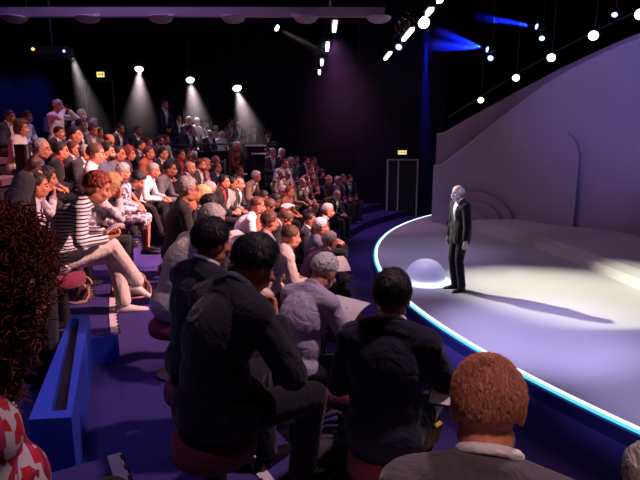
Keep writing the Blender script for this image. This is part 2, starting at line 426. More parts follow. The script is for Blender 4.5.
# hair in the head's own frame; (front, side, back) give the lowest direction-z that still carries hair
HST = {'short': (.50, -.34, -.62, .013, .8), 'crop': (.56, -.26, -.42, .006, .5), 'thick': (.44, -.34, -.60, .015, 1.2), 'receding': (.90, -.22, -.55, .009, .6),
       'fringe': (2, -.22, -.60, .010, .6), 'bob': (.42, -.92, -.97, .030, 1.5), 'long': (.45, -.97, -.99, .026, 1.2), 'curly': (.35, -.95, -.98, .045, 3)}
_hc = {}
def hair_mesh(style, seed=0, fine=False):
    key = (style, seed, fine)
    if key in _hc: return _hc[key]
    fr, si, ba, th, rough = HST[style]
    n, h = (96, 64) if fine else (52, 36)
    c = V((0, -.012, .032)); r = V((.077, .098, .092)); sh = Sh(); idx = {}
    fine_amp = .0022*rough
    def low(a):                                # a = 0 front .. pi back
        t = abs(a)/math.pi
        return fr + (si - fr)*min(1, max(0, (t-.22)/.2))**1.0 if t < .45 else si + (ba - si)*min(1, (t - .45)/.4)
    for i in range(h + 1):
        el = math.pi/2 - (math.pi*.995)*i/h
        for j in range(n):
            a = -math.pi + 2*math.pi*j/n
            d = V((math.sin(a)*math.cos(el), math.cos(a)*math.cos(el), math.sin(el)))
            lo = low(a) + .10*noise.noise(d*6 + V((seed, 0, 0))) + .06*noise.noise(d*17 + V((0, seed, 4)))
            keep = d.z > lo - .06
            if style == 'fringe':
                keep = keep and d.z < .42 + .06*noise.noise(d*5) and abs(a) > 1.05
                edge = min(d.z - lo, .42 - d.z, (abs(a) - 1.05)*1.2)
            else: edge = d.z - lo
            if not keep: continue
            k = max(-.4, min(1, edge/.16))
            p = V((d.x*r.x, d.y*r.y, d.z*r.z))
            off = th*k*(.75 + .35*noise.noise(d*3.2 + V((seed*2, 5, 0)))) + .003
            off += fine_amp*(noise.noise(d*22 + V((seed, 3, 1))) + .7*noise.noise(d*45)) + (.006*rough*noise.noise(d*7 + V((9, seed, 0))))
            if style in ('thick', 'bob') : off += .006*max(0, d.z)*k
            if style == 'curly': off += .022*noise.noise(d*9) + .012*noise.noise(d*20)
            p += d*off
            if style in ('bob', 'long', 'curly') and d.z < 0:
                ext = {'bob': .055, 'long': .17, 'curly': .19}[style]
                p.z -= ext*(-d.z)**.8; p.x += (1 if p.x > 0 else -1)*.5*ext*(-d.z)*.5*abs(math.sin(a)); p.y -= .25*ext*(-d.z)
            idx[(i, j)] = len(sh.v); sh.v.append(tuple(c + p))
    for i in range(h):
        for j in range(n):
            q = [(i, j), (i, (j+1) % n), (i+1, (j+1) % n), (i+1, j)]
            if all(t in idx for t in q): sh.f.append(tuple(idx[t] for t in q)[::-1])
    me = sh.mesh('hair', True); _hc[key] = me; return me
def beard_mesh(full=True):
    if ('beard', full) in _hc: return _hc[('beard', full)]
    sh = Sh(); n = 20; m = 9; c = V((0, .028, -.035))
    rings = []
    for i in range(m + 1):
        el = RAD(-75 + 70*i/m); row = []
        for j in range(n + 1):
            a = RAD(-82 + 164*j/n)
            d = V((math.sin(a)*math.cos(el), math.cos(a)*math.cos(el), math.sin(el)))
            e = .010 + .004*noise.noise(d*15)
            if i in (0, m) or j in (0, n): e = -.006
            up = abs(math.sin(a))
            p = V((d.x*(.063+e), d.y*(.070+e), d.z*(.085+e)))
            if i > m - 3 and up < .35: p.z = min(p.z, -.035); 
            row.append(c + p)
        rings.append(row)
    sh.grid(rings, close=False, cap=False)
    me = sh.mesh('beard', True); _hc[('beard', full)] = me; return me
def glasses_mesh():
    if 'gl' in _hc: return _hc['gl']
    sh = Sh()
    for s in (-1, 1):
        pts = [V((s*.032 + .024*math.cos(a), .102 - abs(math.cos(a))*.002, .004 + .017*math.sin(a))) for a in [2*math.pi*k/14 for k in range(15)]]
        sh.tube(pts, .0022, 6); sh.tube([(s*.056, .100, .010), (s*.078, .06, .010), (s*.083, .0, .008), (s*.084, -.02, -.008)], .0022, 6)
    sh.tube([(-.009, .104, .008), (0, .107, .010), (.009, .104, .008)], .002, 6)
    me = sh.mesh('glasses', True); _hc['gl'] = me; return me
GLS = plain('glasses_frame', (.01, .01, .012), .3)

_pc = {}
def proto(key, pose, top, bottom, vox):
    k = (key, top, bottom, vox)
    if k in _pc: return _pc[k]
    kk = (key, vox)
    if kk not in _pc:
        J = rig(**pose); b = body_mesh(J, vox); feet = [foot_sh(J, q).mesh('shoe', True) for q in 'lr']; _pc[kk] = (J, b, feet)
    J, b, feet = _pc[kk]
    tk = (key, vox, 't', top); bk = (key, vox, 'b', bottom)
    if tk not in _pc: _pc[tk] = top_meshes(J, top, vox)
    if bk not in _pc: _pc[bk] = bottom_mesh(J, bottom, vox)
    _pc[k] = (J, b, feet, _pc[tk], _pc[bk]); return _pc[k]

def person(key, pose, loc, rz, label, s=1.0, top='shirt', tc='white', sc='white', bottom='trousers', bc='charcoal', hair='short', hc='dark', skin='light', vox=.014, beard=None, glasses=False, tie=None, lanyard=None, group=None, shoes=True, seed=0, fine=False, badge=None):
    J, b, feet, tops, bot = proto(key, pose, top, bottom, vox)
    mt = lambda x: cl(x) if isinstance(x, str) else x
    o = obj('person', b, [sk(skin) if isinstance(skin, str) else skin, EYE, LIP]); tag(o, label, 'person', group)
    o.location = loc; o.rotation_euler = (0, 0, rz); o.scale = (s, s, s)
    HM = M.Translation(J['hc']) @ J['HR'].to_4x4()
    chest_me = tops[0][1]
    for nm, me, role in tops: obj(nm, me, mt(tc) if role == 'top' else mt(sc), o)
    obj('skirt' if bottom == 'skirt' else 'trousers', bot, mt(bc), o)
    if shoes:
        for f in feet: obj('shoe', f, SHOE if shoes is True else shoes, o)
    if hair:
        h = obj('hair', hair_mesh(hair, seed, fine), hr(hc) if isinstance(hc, str) else hc, o); h.matrix_local = HM
    if beard: h = obj('beard', beard_mesh(), hr(beard), o); h.matrix_local = HM
    if glasses: h = obj('glasses', glasses_mesh(), GLS, o); h.matrix_local = HM
    if tie:
        tk = ('tie', key, top, vox)
        if tk not in _pc: _pc[tk] = strip(J, chest_me, [(0, .22, .7), (0, .18, .5), (0, .05, .8), (0, -.08, 1), (0, -.18, .9)], .026).mesh('tie', True)
        obj('tie', _pc[tk], mt(tie), o)
    if lanyard:
        lk = ('lan', key, top, vox)
        if lk not in _pc:
            me = tops[-1][1] if top in ('shirt', 'polo', 'blouse') else chest_me
            a = strip(J, me, [(-.075, .21, 1), (-.07, .14, 1), (-.05, .04, 1), (-.02, -.07, 1), (0, -.12, 1)], .009)
            c2 = strip(J, me, [(.075, .21, 1), (.07, .14, 1), (.05, .04, 1), (.02, -.07, 1), (0, -.12, 1)], .009)
            _pc[lk] = a.add(c2).mesh('lanyard', True)
            _pc[lk + ('b',)] = strip(J, me, [(0, -.115, 1), (0, -.165, 1), (0, -.22, 1)], .04, .003).mesh('badge', False)
        obj('lanyard', _pc[lk], mt(lanyard), o); obj('badge', _pc[lk + ('b',)], cl('white'), o)
    return o, J
def face_rz(dx, dy): return math.atan2(dy, dx) - math.pi/2

POSE = {
 'up': dict(lean=8, slump=8, pitch=6), 'up2': dict(lean=5, slump=9, pitch=7, yaw=8),
 'ln': dict(lean=27, slump=10, pitch=10, wl='knee', wr='knee', legs='apart'),
 'fore': dict(lean=36, slump=12, pitch=14, wl='fore', wr='fore', legs='apart'),
 'cr': dict(lean=4, slump=8, pitch=4, wl='cross', wr='cross', legs='crossr'), 'ch': dict(lean=18, slump=10, pitch=8, wl='lap', wr='chin'),
 'rd': dict(lean=14, slump=14, pitch=34, wl='read', wr='read'), 'bw': dict(lean=20, slump=16, pitch=42),
 'fh': dict(lean=22, slump=14, pitch=22, wl='lap', wr='brow', female=True),
 'chw': dict(lean=24, slump=10, pitch=12, wl='lap', wr='chin', female=True),
 'write': dict(lean=24, slump=14, pitch=22, wl='phone', wr='phone', female=True, legs='crossr'),
 'raise': dict(lean=6, slump=8, pitch=4, wl='lap', wr='up'),
 'stcam': dict(stand=True, lean=2, slump=6, wl='camera', wr='camera'), 'stand': dict(stand=True, lean=3, slump=8, wl='front', wr='front'),
 'tanj': dict(lean=20, slump=16, pitch=22, wl='belly', wr='lap'),
 'A': dict(lean=9, slump=20, pitch=26, yaw=10, wl='belly', wr='cheek'),
 'WH': dict(lean=13, slump=18, pitch=32, wl='read', wr='read'),
 'BH': dict(lean=5, slump=9, pitch=8, wr='phone', wl='lap'),
 'GJ': dict(lean=10, slump=9, pitch=16, yaw=-8), 'curly': dict(lean=6, slump=6, pitch=4, female=True, legs='back', wl='side', wr='side'),
 'speaker': dict(stand=True, lean=2, slump=5, pitch=3, wl='side', wr='side'),
}

# ------------------------------------------------------------------ the auditorium
CX, CY = 12.6, 10.0
def pol(R, th): return V((CX + R*math.cos(RAD(th)), CY + R*math.sin(RAD(th)), 0))
def arc(R, a, b, n): return [pol(R, a + (b - a)*i/n) for i in range(n + 1)]
def sector(sh, r0, r1, a, b, z0, z1, n=48):
    o = [(p.x, p.y) for p in arc(r1, a, b, n)]; i = [(p.x, p.y) for p in arc(r0, a, b, n)]
    rings = [[(i[k][0], i[k][1], z0), (o[k][0], o[k][1], z0), (o[k][0], o[k][1], z1), (i[k][0], i[k][1], z1)] for k in range(n + 1)]
    return sh.grid(rings)
ROW = lambda k: (14.5 + .75*k, .665 + .24*k)
A0, A1 = 203.5, 209.75                       # the sunken aisle cut through the rows

def carpet():
    m, nt, b = nodes('carpet'); N = nt.nodes
    tc = N.new('ShaderNodeTexCoord'); n1 = N.new('ShaderNodeTexNoise'); n1.inputs['Scale'].default_value = 160; n1.inputs['Detail'].default_value = 3
    n2 = N.new('ShaderNodeTexNoise'); n2.inputs['Scale'].default_value = 1.6; n2.inputs['Detail'].default_value = 4
    for n in (n1, n2): lnk(nt, tc.outputs['Object'], n.inputs['Vector'])
    ad = N.new('ShaderNodeMath'); ad.operation = 'MULTIPLY_ADD'; ad.inputs[1].default_value = .55; lnk(nt, n1.outputs['Fac'], ad.inputs[0])
    ml = N.new('ShaderNodeMath'); ml.operation = 'MULTIPLY'; ml.inputs[1].default_value = .45; lnk(nt, n2.outputs['Fac'], ml.inputs[0]); lnk(nt, ml.outputs[0], ad.inputs[2])
    rp = N.new('ShaderNodeValToRGB'); ramp_set(rp.color_ramp, [(.3, (.040, .028, .15)), (.7, (.085, .062, .25))], False); lnk(nt, ad.outputs[0], rp.inputs[0])
    lnk(nt, rp.outputs[0], b.inputs['Base Color']); b.inputs['Roughness'].default_value = .95; b.inputs['Specular IOR Level'].default_value = .1
    bp = N.new('ShaderNodeBump'); bp.inputs['Strength'].default_value = .5; bp.inputs['Distance'].default_value = .01
    lnk(nt, n1.outputs['Fac'], bp.inputs['Height']); lnk(nt, bp.outputs['Normal'], b.inputs['Normal']); return m
CARPET = carpet()
BLACK = plain('black_paint', (.012, .010, .014), .8, 0, .2)
BLACKM = plain('black_metal', (.015, .014, .016), .45, .3)
STEEL = plain('steel', (.55, .54, .56), .35, .9)
BLUEP = plain('blue_panel', (.035, .08, .62), .55)
NAVYP = plain('navy_panel', (.018, .022, .16), .6)
SETW = cloth('set_white', (.37, .345, .46), 40, .04, .75, .03)
STAGEM = cloth('stage_floor', (.66, .65, .64), 60, .04, .55, .02)
SEATM = cloth('seat_fabric', (.20, .024, .06), 180, .2, .9)
NOSE = plain('nosing_strip', (.74, .66, .72), .5)

fl = Sh()
fl.prism([(-12.5, -4), (14.5, -4), (14.5, 23), (-12.5, 23)], -.2, 0)
for k in range(-2, 9):
    R, z = ROW(k); b = R + .2 if k < 8 else R + 3.5
    if k < 2: sector(fl, R - .55, b, 138, 232, 0, z)
    else:
        sector(fl, R - .55, b, 138, A0, 0, z); sector(fl, R - (.37 if k == 2 else .55), b, A1, 232, 0, z, 12)
        sector(fl, R - .55, b, A0, A1, 0, z - .24, 6)
tag(obj('floor', fl, CARPET), kind='structure')

# nosings: pale strips with black grips on the step edges that the photograph shows
def nosing(R, a, b, z, side):
    sh = Sh(); sector(sh, R - .03, R + .03, a, b, z - .004, z + .007, 10)
    o = tag(obj('step_nosing', sh, NOSE), kind='structure'); o.name = 'trim_%d' % nosing.n; nosing.n += 1
    g = Sh(); n = max(2, int(abs(b - a)*RAD(1)*R/.085)); w = abs(b - a)/n
    for i in range(n):
        t = a + (b - a)*(i + .5)/n; sector(g, R + side*.030 - .009, R + side*.030 + .009, t - w*.22, t + w*.22, z - .02, z + .010, 1)
    obj('grip', g, BLACKM, o)
nosing.n = 1
Z2 = ROW(2)[1]; Z1 = ROW(1)[1]
nosing(15.44, A0, 199.9, Z2, -1); nosing(15.90, A0, 200.3, Z2, 1); nosing(15.70, 200.1, 197.2, Z2, -1)
nosing(15.62, A1, 213, Z2, -1); nosing(15.95, A1 - .1, 213, Z2, 1)
nosing(14.70, 210.4, 214, Z1, -1); nosing(14.94, 209.4, 214, Z1, 1)
for (r0, r1, th, zz) in ((15.42, 16.15, A0, Z2), (15.58, 16.15, A1, Z2)):
    s = Sh(); e = .06 if th == A0 else -.06
    sector(s, r0, r1, th, th + e, Z1, zz - .012, 1); tag(obj('trim_%d' % nosing.n, s, BLUEP), kind='structure'); nosing.n += 1

# blue divider box across the sunken aisle, with a black slot along its top
def divider():
    root = empty('aisle_divider', (-1.55, 3.05, Z1)); tag(root, 'blue box divider with a black slot along its top, crossing the carpeted aisle', 'divider')
    cor = [V((-1.36, 2.28, 0)), V((-1.17, 2.30, 0)), V((-1.72, 3.80, 0)), V((-1.85, 3.77, 0))]
    slot = [V((-1.295, 2.36, 0)), V((-1.225, 2.37, 0)), V((-1.752, 3.70, 0)), V((-1.805, 3.69, 0))]
    s = Sh(); z0, z1 = Z1, 1.31; off = root.location
    vs = [c + V((0, 0, z0)) for c in cor] + [c + V((0, 0, z1)) for c in cor] + [c + V((0, 0, z1)) for c in slot] + [c + V((0, 0, z1 - .10)) for c in slot]
    s.v = [tuple(v - off) for v in vs]
    for i in range(4):
        k = (i+1) % 4
        s.f += [(i, k, 4+k, 4+i), (4+i, 4+k, 8+k, 8+i), (8+i, 8+k, 12+k, 12+i)]
    s.f += [(3, 2, 1, 0)]
    obj('box_shell', s, BLUEP, root)
    q = Sh(); q.v = [tuple(v - off + V((0, 0, .002))) for v in vs[12:]]; q.f = [(0, 1, 2, 3)]
    q2 = Sh(); q2.prism([(c.x - off.x, c.y - off.y) for c in slot], z1 - .10 - off.z, z1 - .055 - off.z)
    tag(obj('slot_lining', q2, BLACKM, root), 'black slot lining')
divider()

# stage: round floor with a glowing rim
st = Sh(); SR = 11.5
sector(st, .01, SR - .07, 136.8, 245, 0, .15, 120)
tag(obj('stage_floor', st, STAGEM), kind='structure')
s = Sh(); sector(s, SR, SR + .05, 136.8, 245, 0, .13, 120); tag(obj('stage_skirting', s, NAVYP), kind='structure').name = 'trim_20'
rim = empty('stage_rim_light', tuple(pol(SR, 195))); tag(rim, 'glowing white and cyan light strip curving along the edge of the round stage', 'light strip')
def led(name, col, e, r0, r1, z0, z1):
    s = Sh(); sector(s, r0, r1, 136.8, 235, z0, z1, 160); o = obj(name, s.xf(M.Translation(-rim.location)), emit('led_' + name, col, e), rim); return o
led('white_strip', (.78, .97, 1.0), 2.0, SR - .07, SR - .025, .06, .155)
led('cyan_strip', (.10, .62, .85), 1.3, SR - .025, SR + .004, .06, .15)

# raised dais with a sloping edge, behind the speaker
path = [(4.0, 15.2), (4.2, 13.75), (4.55, 12.75), (4.85, 11.8), (5.05, 10.6), (5.18, 9.4), (5.25, 8.4), (5.22, 7.2), (5.1, 6.0), (4.9, 4.5)]
s = Sh()
rings = [[(x, y, .15), (x + .06, y + .01, .30), (x + .24, y + .06, .385), (x + .45, y + .1, .40), (13, y + .2, .40), (13, y + .2, .15)] for x, y in path]
s.grid(rings); o = tag(obj('stage_dais', s, STAGEM, smooth=False), kind='structure'); o.name = 'floor_dais'

# backdrop: a great curved shell with a crescent rim behind it
BD = [(3.30,15.60,1.83,2.74), (3.51,15.51,1.87,2.77), (3.80,15.41,2.12,2.95), (4.14,15.28,2.40,3.17), (4.51,15.11,2.75,3.41), (4.87,14.92,3.11,3.64), (5.20,14.70,3.42,3.87), (5.50,14.44,3.71,4.07), (5.79,14.13,4.00,4.28), (6.08,13.80,4.21,4.45), (6.36,13.44,4.40,4.62), (6.63,13.07,4.57,4.77), (6.90,12.70,4.70,4.90), (7.17,12.32,4.81,5.01), (7.43,11.92,4.87,5.07), (7.69,11.51,4.93,5.14), (7.94,11.09,4.98,5.20), (8.18,10.65,5.03,5.26), (8.40,10.20,5.08,5.3), (8.60,9.73,5.1,5.33), (8.80,9.24,5.1,5.34), (9.14,8.23,5.1,5.34), (9.40,7.20,5.0,5.3), (9.56,6.03,4.9,5.2), (9.65,4.84,4.8,5.1), (9.70,4.00,4.7,5.0)]
def shell(idx, off, th, mat):
    rings = []
    for i, q in enumerate(BD):
        a, b = BD[max(i-1, 0)], BD[min(i+1, len(BD)-1)]
        d = V((b[0]-a[0], b[1]-a[1], 0)).normalized(); n = V((-d.y, d.x, 0))     # n points away from the audience
        if n.x < 0: n = -n
        p = V((q[0], q[1], 0)) + n*off; z = q[2 + idx]
        rings.append([p + V((0, 0, .1)), p + V((0, 0, z - .05)), p + n*.03 + V((0, 0, z)), p + n*th + V((0, 0, z)), p + n*th + V((0, 0, .1))])
    return Sh().grid(rings)
bk = empty('stage_backdrop', (6.4, 13.4, 0)); tag(bk, 'huge pale curved backdrop shell rising behind the stage, washed in purple light', 'backdrop')
T = M.Translation(-bk.location)
obj('shell', shell(0, 0, .08, SETW).xf(T), SETW, bk); obj('crescent_rim', shell(1, .30, .12, SETW).xf(T), cloth('crescent_paint', (.30, .23, .30), 40, .04, .75, .03), bk)
# tall rounded panel standing proud of the shell
def on_shell(px, py): return V((px, py, 0))
def relief(name, base, dirv, prof, thick, parent, mat=SETW):
    """upright slab: prof = [(u, z)...] in the plane through BASE along DIRV"""
    d = V((*dirv, 0)).normalized(); n = V((d.y, -d.x, 0))
    if n.dot(V((-.6, -.8, 0))) < 0: n = -n
    s = Sh(); B = V((*base, 0)); k = len(prof)
    f = [B + d*u + V((0, 0, z)) + n*thick for u, z in prof]; g = [B + d*u + V((0, 0, z)) for u, z in prof]
    c = [B + d*(u*.985 + .015*prof[len(prof)//2][0]) + V((0, 0, z - .012)) + n*(thick + .015) for u, z in prof]
    s.v = [tuple(v) for v in g + f]; s.f = [tuple(range(k, 2*k)), tuple(range(k))[::-1]] + [(i, (i+1) % k, k + (i+1) % k, k + i) for i in range(k)]
    return obj(name, s.xf(M.Translation(-parent.location)), mat, parent)
relief('rounded_panel', (5.78, 14.02), (.65, -.76), [(0, .2), (1.0, .2)] + [(.50 + .50*math.cos(RAD(a))*(1 if True else 0), 2.0 + .75*math.sin(RAD(a))) for a in range(0, 181, 12)], .10, bk)
relief('corner_panel', (7.3, 12.0), (.55, -.84), [(0, .4), (.9, .4), (.9, 1.1), (.55, 1.1)], .06, bk)
for (cx, cy, rr, hh, off) in ((4.35, 15.0, 1.12, .98, .05), (4.30, 14.92, .82, .74, .13), (4.25, 14.84, .52, .5, .22)):
    relief('dome_relief', (cx, cy), (.90, -.43), [(-rr, .15), (rr, .15)] + [(rr*math.cos(RAD(a)), .15 + hh*math.sin(RAD(a))) for a in range(0, 181, 10)], off, bk)
for x, y, lab in ((3.62, 14.6, 'small black floor spotlight at the left foot of the backdrop domes'), (4.6, 14.25, 'small black floor spotlight just beyond the speaker, before the domes'), (5.25, 13.75, 'small black floor spotlight nearest the tall rounded panel')):
    t = empty('floor_spotlight', (x, y, .15)); tag(t, lab, 'stage light', 'floor spotlights along the backdrop')
    obj('base', Sh().box((0, 0, .03), (.09, .07, .03)), BLACKM, t); obj('lamp_head', Sh().tcap((0, .03, .13), (-.03, -.05, .17), .06, .075), BLACKM, t, smooth=True)
    y_ = Sh(); y_.box((-.085, 0, .10), (.01, .025, .06)); y_.box((.085, 0, .10), (.01, .025, .06)); obj('yoke', y_, BLACKM, t)

# glowing dome prop
dm = empty('dome_prop', (1.83, 8.95, .15)); tag(dm, 'white half-sphere dome glowing on its round base beside the speaker', 'dome')
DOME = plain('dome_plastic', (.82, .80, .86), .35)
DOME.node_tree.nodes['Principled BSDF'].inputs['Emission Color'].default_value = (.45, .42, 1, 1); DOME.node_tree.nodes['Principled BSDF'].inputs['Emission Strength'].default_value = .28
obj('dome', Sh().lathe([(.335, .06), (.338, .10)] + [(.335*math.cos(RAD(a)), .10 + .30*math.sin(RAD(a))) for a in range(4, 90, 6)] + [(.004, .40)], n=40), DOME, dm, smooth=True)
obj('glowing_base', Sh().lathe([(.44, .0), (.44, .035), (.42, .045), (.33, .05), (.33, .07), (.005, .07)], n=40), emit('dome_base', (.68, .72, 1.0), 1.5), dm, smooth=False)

# ------------------------------------------------------------------ room shell
def wall(name, poly, z0, z1, mat=BLACK): return tag(obj(name, Sh().prism(poly, z0, z1), mat), kind='structure')
DARKW = plain('dark_wall', (.014, .010, .022), .9, 0, .1)
wall('wall_far', [(-12.5, 22), (14.5, 22), (14.5, 22.3), (-12.5, 22.3)], 0, 8.2, DARKW)
wall('wall_left', [(-12.5, -4), (-12.2, -4), (-12.2, 22), (-12.5, 22)], 0, 8.2, DARKW)
wall('wall_right', [(14.2, -4), (14.5, -4), (14.5, 22), (14.2, 22)], 0, 8.2, DARKW)
wall('wall_near', [(-12.5, -4.3), (14.5, -4.3), (14.5, -4), (-12.5, -4)], 0, 8.2, DARKW)
wall('ceiling', [(-12.5, -4), (14.5, -4), (14.5, 22.3), (-12.5, 22.3)], 8.2, 8.4, BLACK)
wall('wall_partition', [(1.2, 18.0), (4.15, 18.0), (4.15, 18.12), (1.2, 18.12)], 0, 7.5, DARKW)
# parapet of the upper tribune and its rail
s = Sh(); sector(s, 16.68, 16.76, 147, 167.6, .6, 2.22, 40); tag(obj('wall_parapet', s, BLACK), kind='structure')
rl = empty('parapet_rail', tuple(pol(16.72, 160))); tag(rl, 'dark handrail running along the top of the upper tribune parapet', 'railing')
obj('rail', Sh().tube([pol(16.72, 147 + .82*i) + V((0, 0, 2.42)) - rl.location for i in range(26)], .022), BLACKM, rl, smooth=True)
for i in range(9): a = 147.5 + 2.48*i; obj('post', Sh().tcap(pol(16.72, a) + V((0, 0, 2.2)) - rl.location, pol(16.72, a) + V((0, 0, 2.42)) - rl.location, .016, .016), BLACKM, rl)
# gangway handrail: sloping bars on pale posts between the lower block and the tribune
gr = empty('gangway_handrail', (-2.32, 13.1, ROW(1)[1])); tag(gr, 'thin steel handrail with an upright post at the gangway below the upper tribune', 'railing')
o_ = gr.location
obj('post', Sh().tcap(V((-2.32, 13.1, .9)) - o_, V((-2.32, 13.1, 2.06)) - o_, .028, .028), STEEL, gr, smooth=True)
obj('handrail', Sh().tube([V(p) - o_ for p in ((-2.32, 13.1, 2.05), (-2.75, 13.15, 1.95), (-3.1, 13.2, 1.78))], .024), STEEL, gr, smooth=True)
lg = empty('gangway_ledge', (-1.6, 13.4, 0)); tag(lg, 'white-lit ledge of the gangway barrier in front of the dim upper figures', 'ledge')
obj('ledge_top', Sh().box((0, 0, 2.42), (.26, .10, .02)), plain('ledge_white', (.7, .68, .68), .5), lg); obj('lower_shelf', Sh().box((.08, -.05, 2.22), (.17, .09, .015)), plain('ledge_white', (.7, .68, .68), .5), lg)
obj('support', Sh().box((0, .06, 1.2), (.22, .03, 1.2)), BLACK, lg)
s = Sh(); s.box((-1.93, 3.50, 1.73), (.035, .035, .83)); pb = empty('black_post', (-1.93, 3.5, .9)); tag(pb, 'square black post with a pale edge ending the near row, beside the raised hand', 'post')
obj('post_shaft', s.xf(M.Translation(-pb.location)), BLACKM, pb); obj('pale_edge', Sh().box((-1.889, 3.47, 2.42), (.008, .01, .13)).xf(M.Translation(-pb.location)), STEEL, pb)

# doors and exit signs
FRM = plain('door_frame', (.50, .44, .46), .5); FRMO = plain('door_frame_brown', (.45, .22, .08), .5); DLEAF = plain('door_leaf', (.008, .007, .012), .6)
def door(n, x0, x1, y, z0, z1, fm, leafx=None):
    root = empty('door_%d' % n, ((x0+x1)/2, y, z0)); root['kind'] = 'structure'
    h = z1 - z0; w = (x1-x0)/2
    f = Sh(); f.box((-w, 0, h/2), (.022, .05, h/2)); f.box((w, 0, h/2), (.022, .05, h/2)); f.box((0, 0, h), (w + .022, .05, .02)); obj('door_frame', f, fm, root)
    obj('door_leaf', Sh().box((0, .02, h/2), (w - .02, .02, h/2 - .01)), DLEAF, root)
    if leafx is not None: obj('door_edge', Sh().box((leafx, -.02, h/2), (.022, .012, h/2 - .02)), fm, root)
door(1, 2.26, 3.26, 17.93, 0, 1.89, FRM, -.14)
door(2, -9.32, -8.25, 21.93, 2.8, 4.82, FRMO)
def exit_sign(x, y, z, w, h, label):
    root = empty('exit_sign', (x, y, z)); tag(root, label, 'exit sign', 'lit exit signs')
    obj('sign_box', Sh().box((0, .03, 0), (w/2 + .02, .03, h/2 + .02)), BLACKM, root)
    obj('lit_panel', Sh().box((0, -.005, 0), (w/2, .006, h/2)), emit('exit_yellow', (1, .78, .25), 1.1), root)
    obj('pictogram', Sh().box((-w*.12, -.014, 0), (w*.24, .004, h*.07)).box((w*.28, -.014, 0), (w*.06, .004, h*.22)), plain('exit_dark', (.25, .16, .02), .6), root)
exit_sign(2.73, 17.88, 2.13, .28, .13, 'small yellow exit sign above the far door beside the stage')
exit_sign(-8.66, 21.85, 5.06, .30, .20, 'small yellow exit sign above the upper doorway at the back left')

# ------------------------------------------------------------------ lighting rig
TRUSS = plain('truss_paint', (.42, .36, .46), .6, .2)
TBLK = plain('truss_black', (.004, .004, .005), .9, 0, .05)
def bar(name, a, b, w, label, mat=TRUSS, n=10):
    a, b = V(a), V(b); root = empty(name, tuple((a+b)/2)); tag(root, label, 'truss', 'lighting trusses'); d = (b - a).normalized(); u = d.cross(V((0, 0, 1))).normalized(); z = V((0, 0, 1))
    s = Sh(); o = root.location
    for p in (u*w + z*w, -u*w + z*w, u*w - z*w, -u*w - z*w): s.tube([a + p - o, b + p - o], .018, 6)
    obj('chords', s, mat, root); s = Sh(); L = (b - a).length; k = int(L/.5)
    for i in range(k):
        p, q = a + d*(L*i/k), a + d*(L*(i+1)/k)
        for e, f in ((u, z), (-u, z), (z, u), (-z, u)): s.tube([p + e*w - f*w - o, q + e*w + f*w - o], .009, 5)
    obj('lacing', s, mat, root); return root
def flat_beam():
    root = empty('lighting_beam', (-2.7, 11, 5.0)); tag(root, 'long pale lighting beam hung across the top of the hall, half-round lamps below it', 'beam')
    s = Sh(); s.box((0, 0, 0), (3.95, .06, .085)); obj('beam_rail', s, TRUSS, root)
    for i in range(6):
        x = -2.7 + 1.42*i - .55
        obj('lamp_housing', Sh().lathe([(.05, -.20), (.13, -.185), (.20, -.15), (.235, -.10), (.235, -.085)], (x, 0, 0), 20), TRUSS, root, smooth=True)
    for x in (-1.62, -.18, 2.2): obj('clamp', Sh().box((x, -.06, -.06), (.06, .02, .02)), plain('clamp_white', (.85, .8, .85), .4), root)
    obj('hanger', Sh().tube([(-3, 0, .08), (-3, 0, 3.2)], .012).tube([(2.9, 0, .08), (2.9, 0, 3.2)], .012), BLACKM, root)
flat_beam()
bar('lighting_truss', (.36, 11.2, 5.28), (-.08, 21.6, 5.28), .13, 'dark truss with a receding line of tube lamps over the audience', TBLK)
bar('lighting_truss', (2.14, 7.2, 5.3), (1.98, 18, 5.3), .13, 'dark truss with a receding line of tube lamps beside the stage', TBLK)
LAMPW = emit('lamp_white', (1, .93, .92), 7)
def batten(x, y, L, label, grp):
    root = empty('tube_lamp', (x, y, 5.0)); tag(root, label, 'lamp', grp)
    obj('housing', Sh().box((0, 0, .06), (.075, L/2 + .03, .03)), BLACKM, root)
    obj('tube', Sh().box((0, 0, .0), (.036, L/2, .028)), LAMPW, root)
    obj('hook', Sh().box((0, 0, .12), (.02, .02, .05)).box((0, 0, .155), (.145, .02, .012)), BLACKM, root)
for i, (x, y, L) in enumerate(((.32, 12.35, 1.0), (.2, 15.0, 1.15), (.06, 18.0, 1.1), (-.02, 20.6, 1.0))):
    batten(x, y, L, ('nearest and longest', 'second', 'third', 'farthest and smallest')[i] + ' tube lamp on the truss over the audience', 'tube lamps over the audience')
for i, (x, y, L) in enumerate(((2.13, 10.0, .35), (2.12, 10.95, .45), (2.08, 13.35, 1.5), (2.02, 16.6, 1.3))):
    batten(x, y, L, ('nearest, cropped by the top edge,', 'second', 'third, bright slanting', 'farthest')[i] + ' tube lamp on the stage-side truss', 'tube lamps beside the stage')
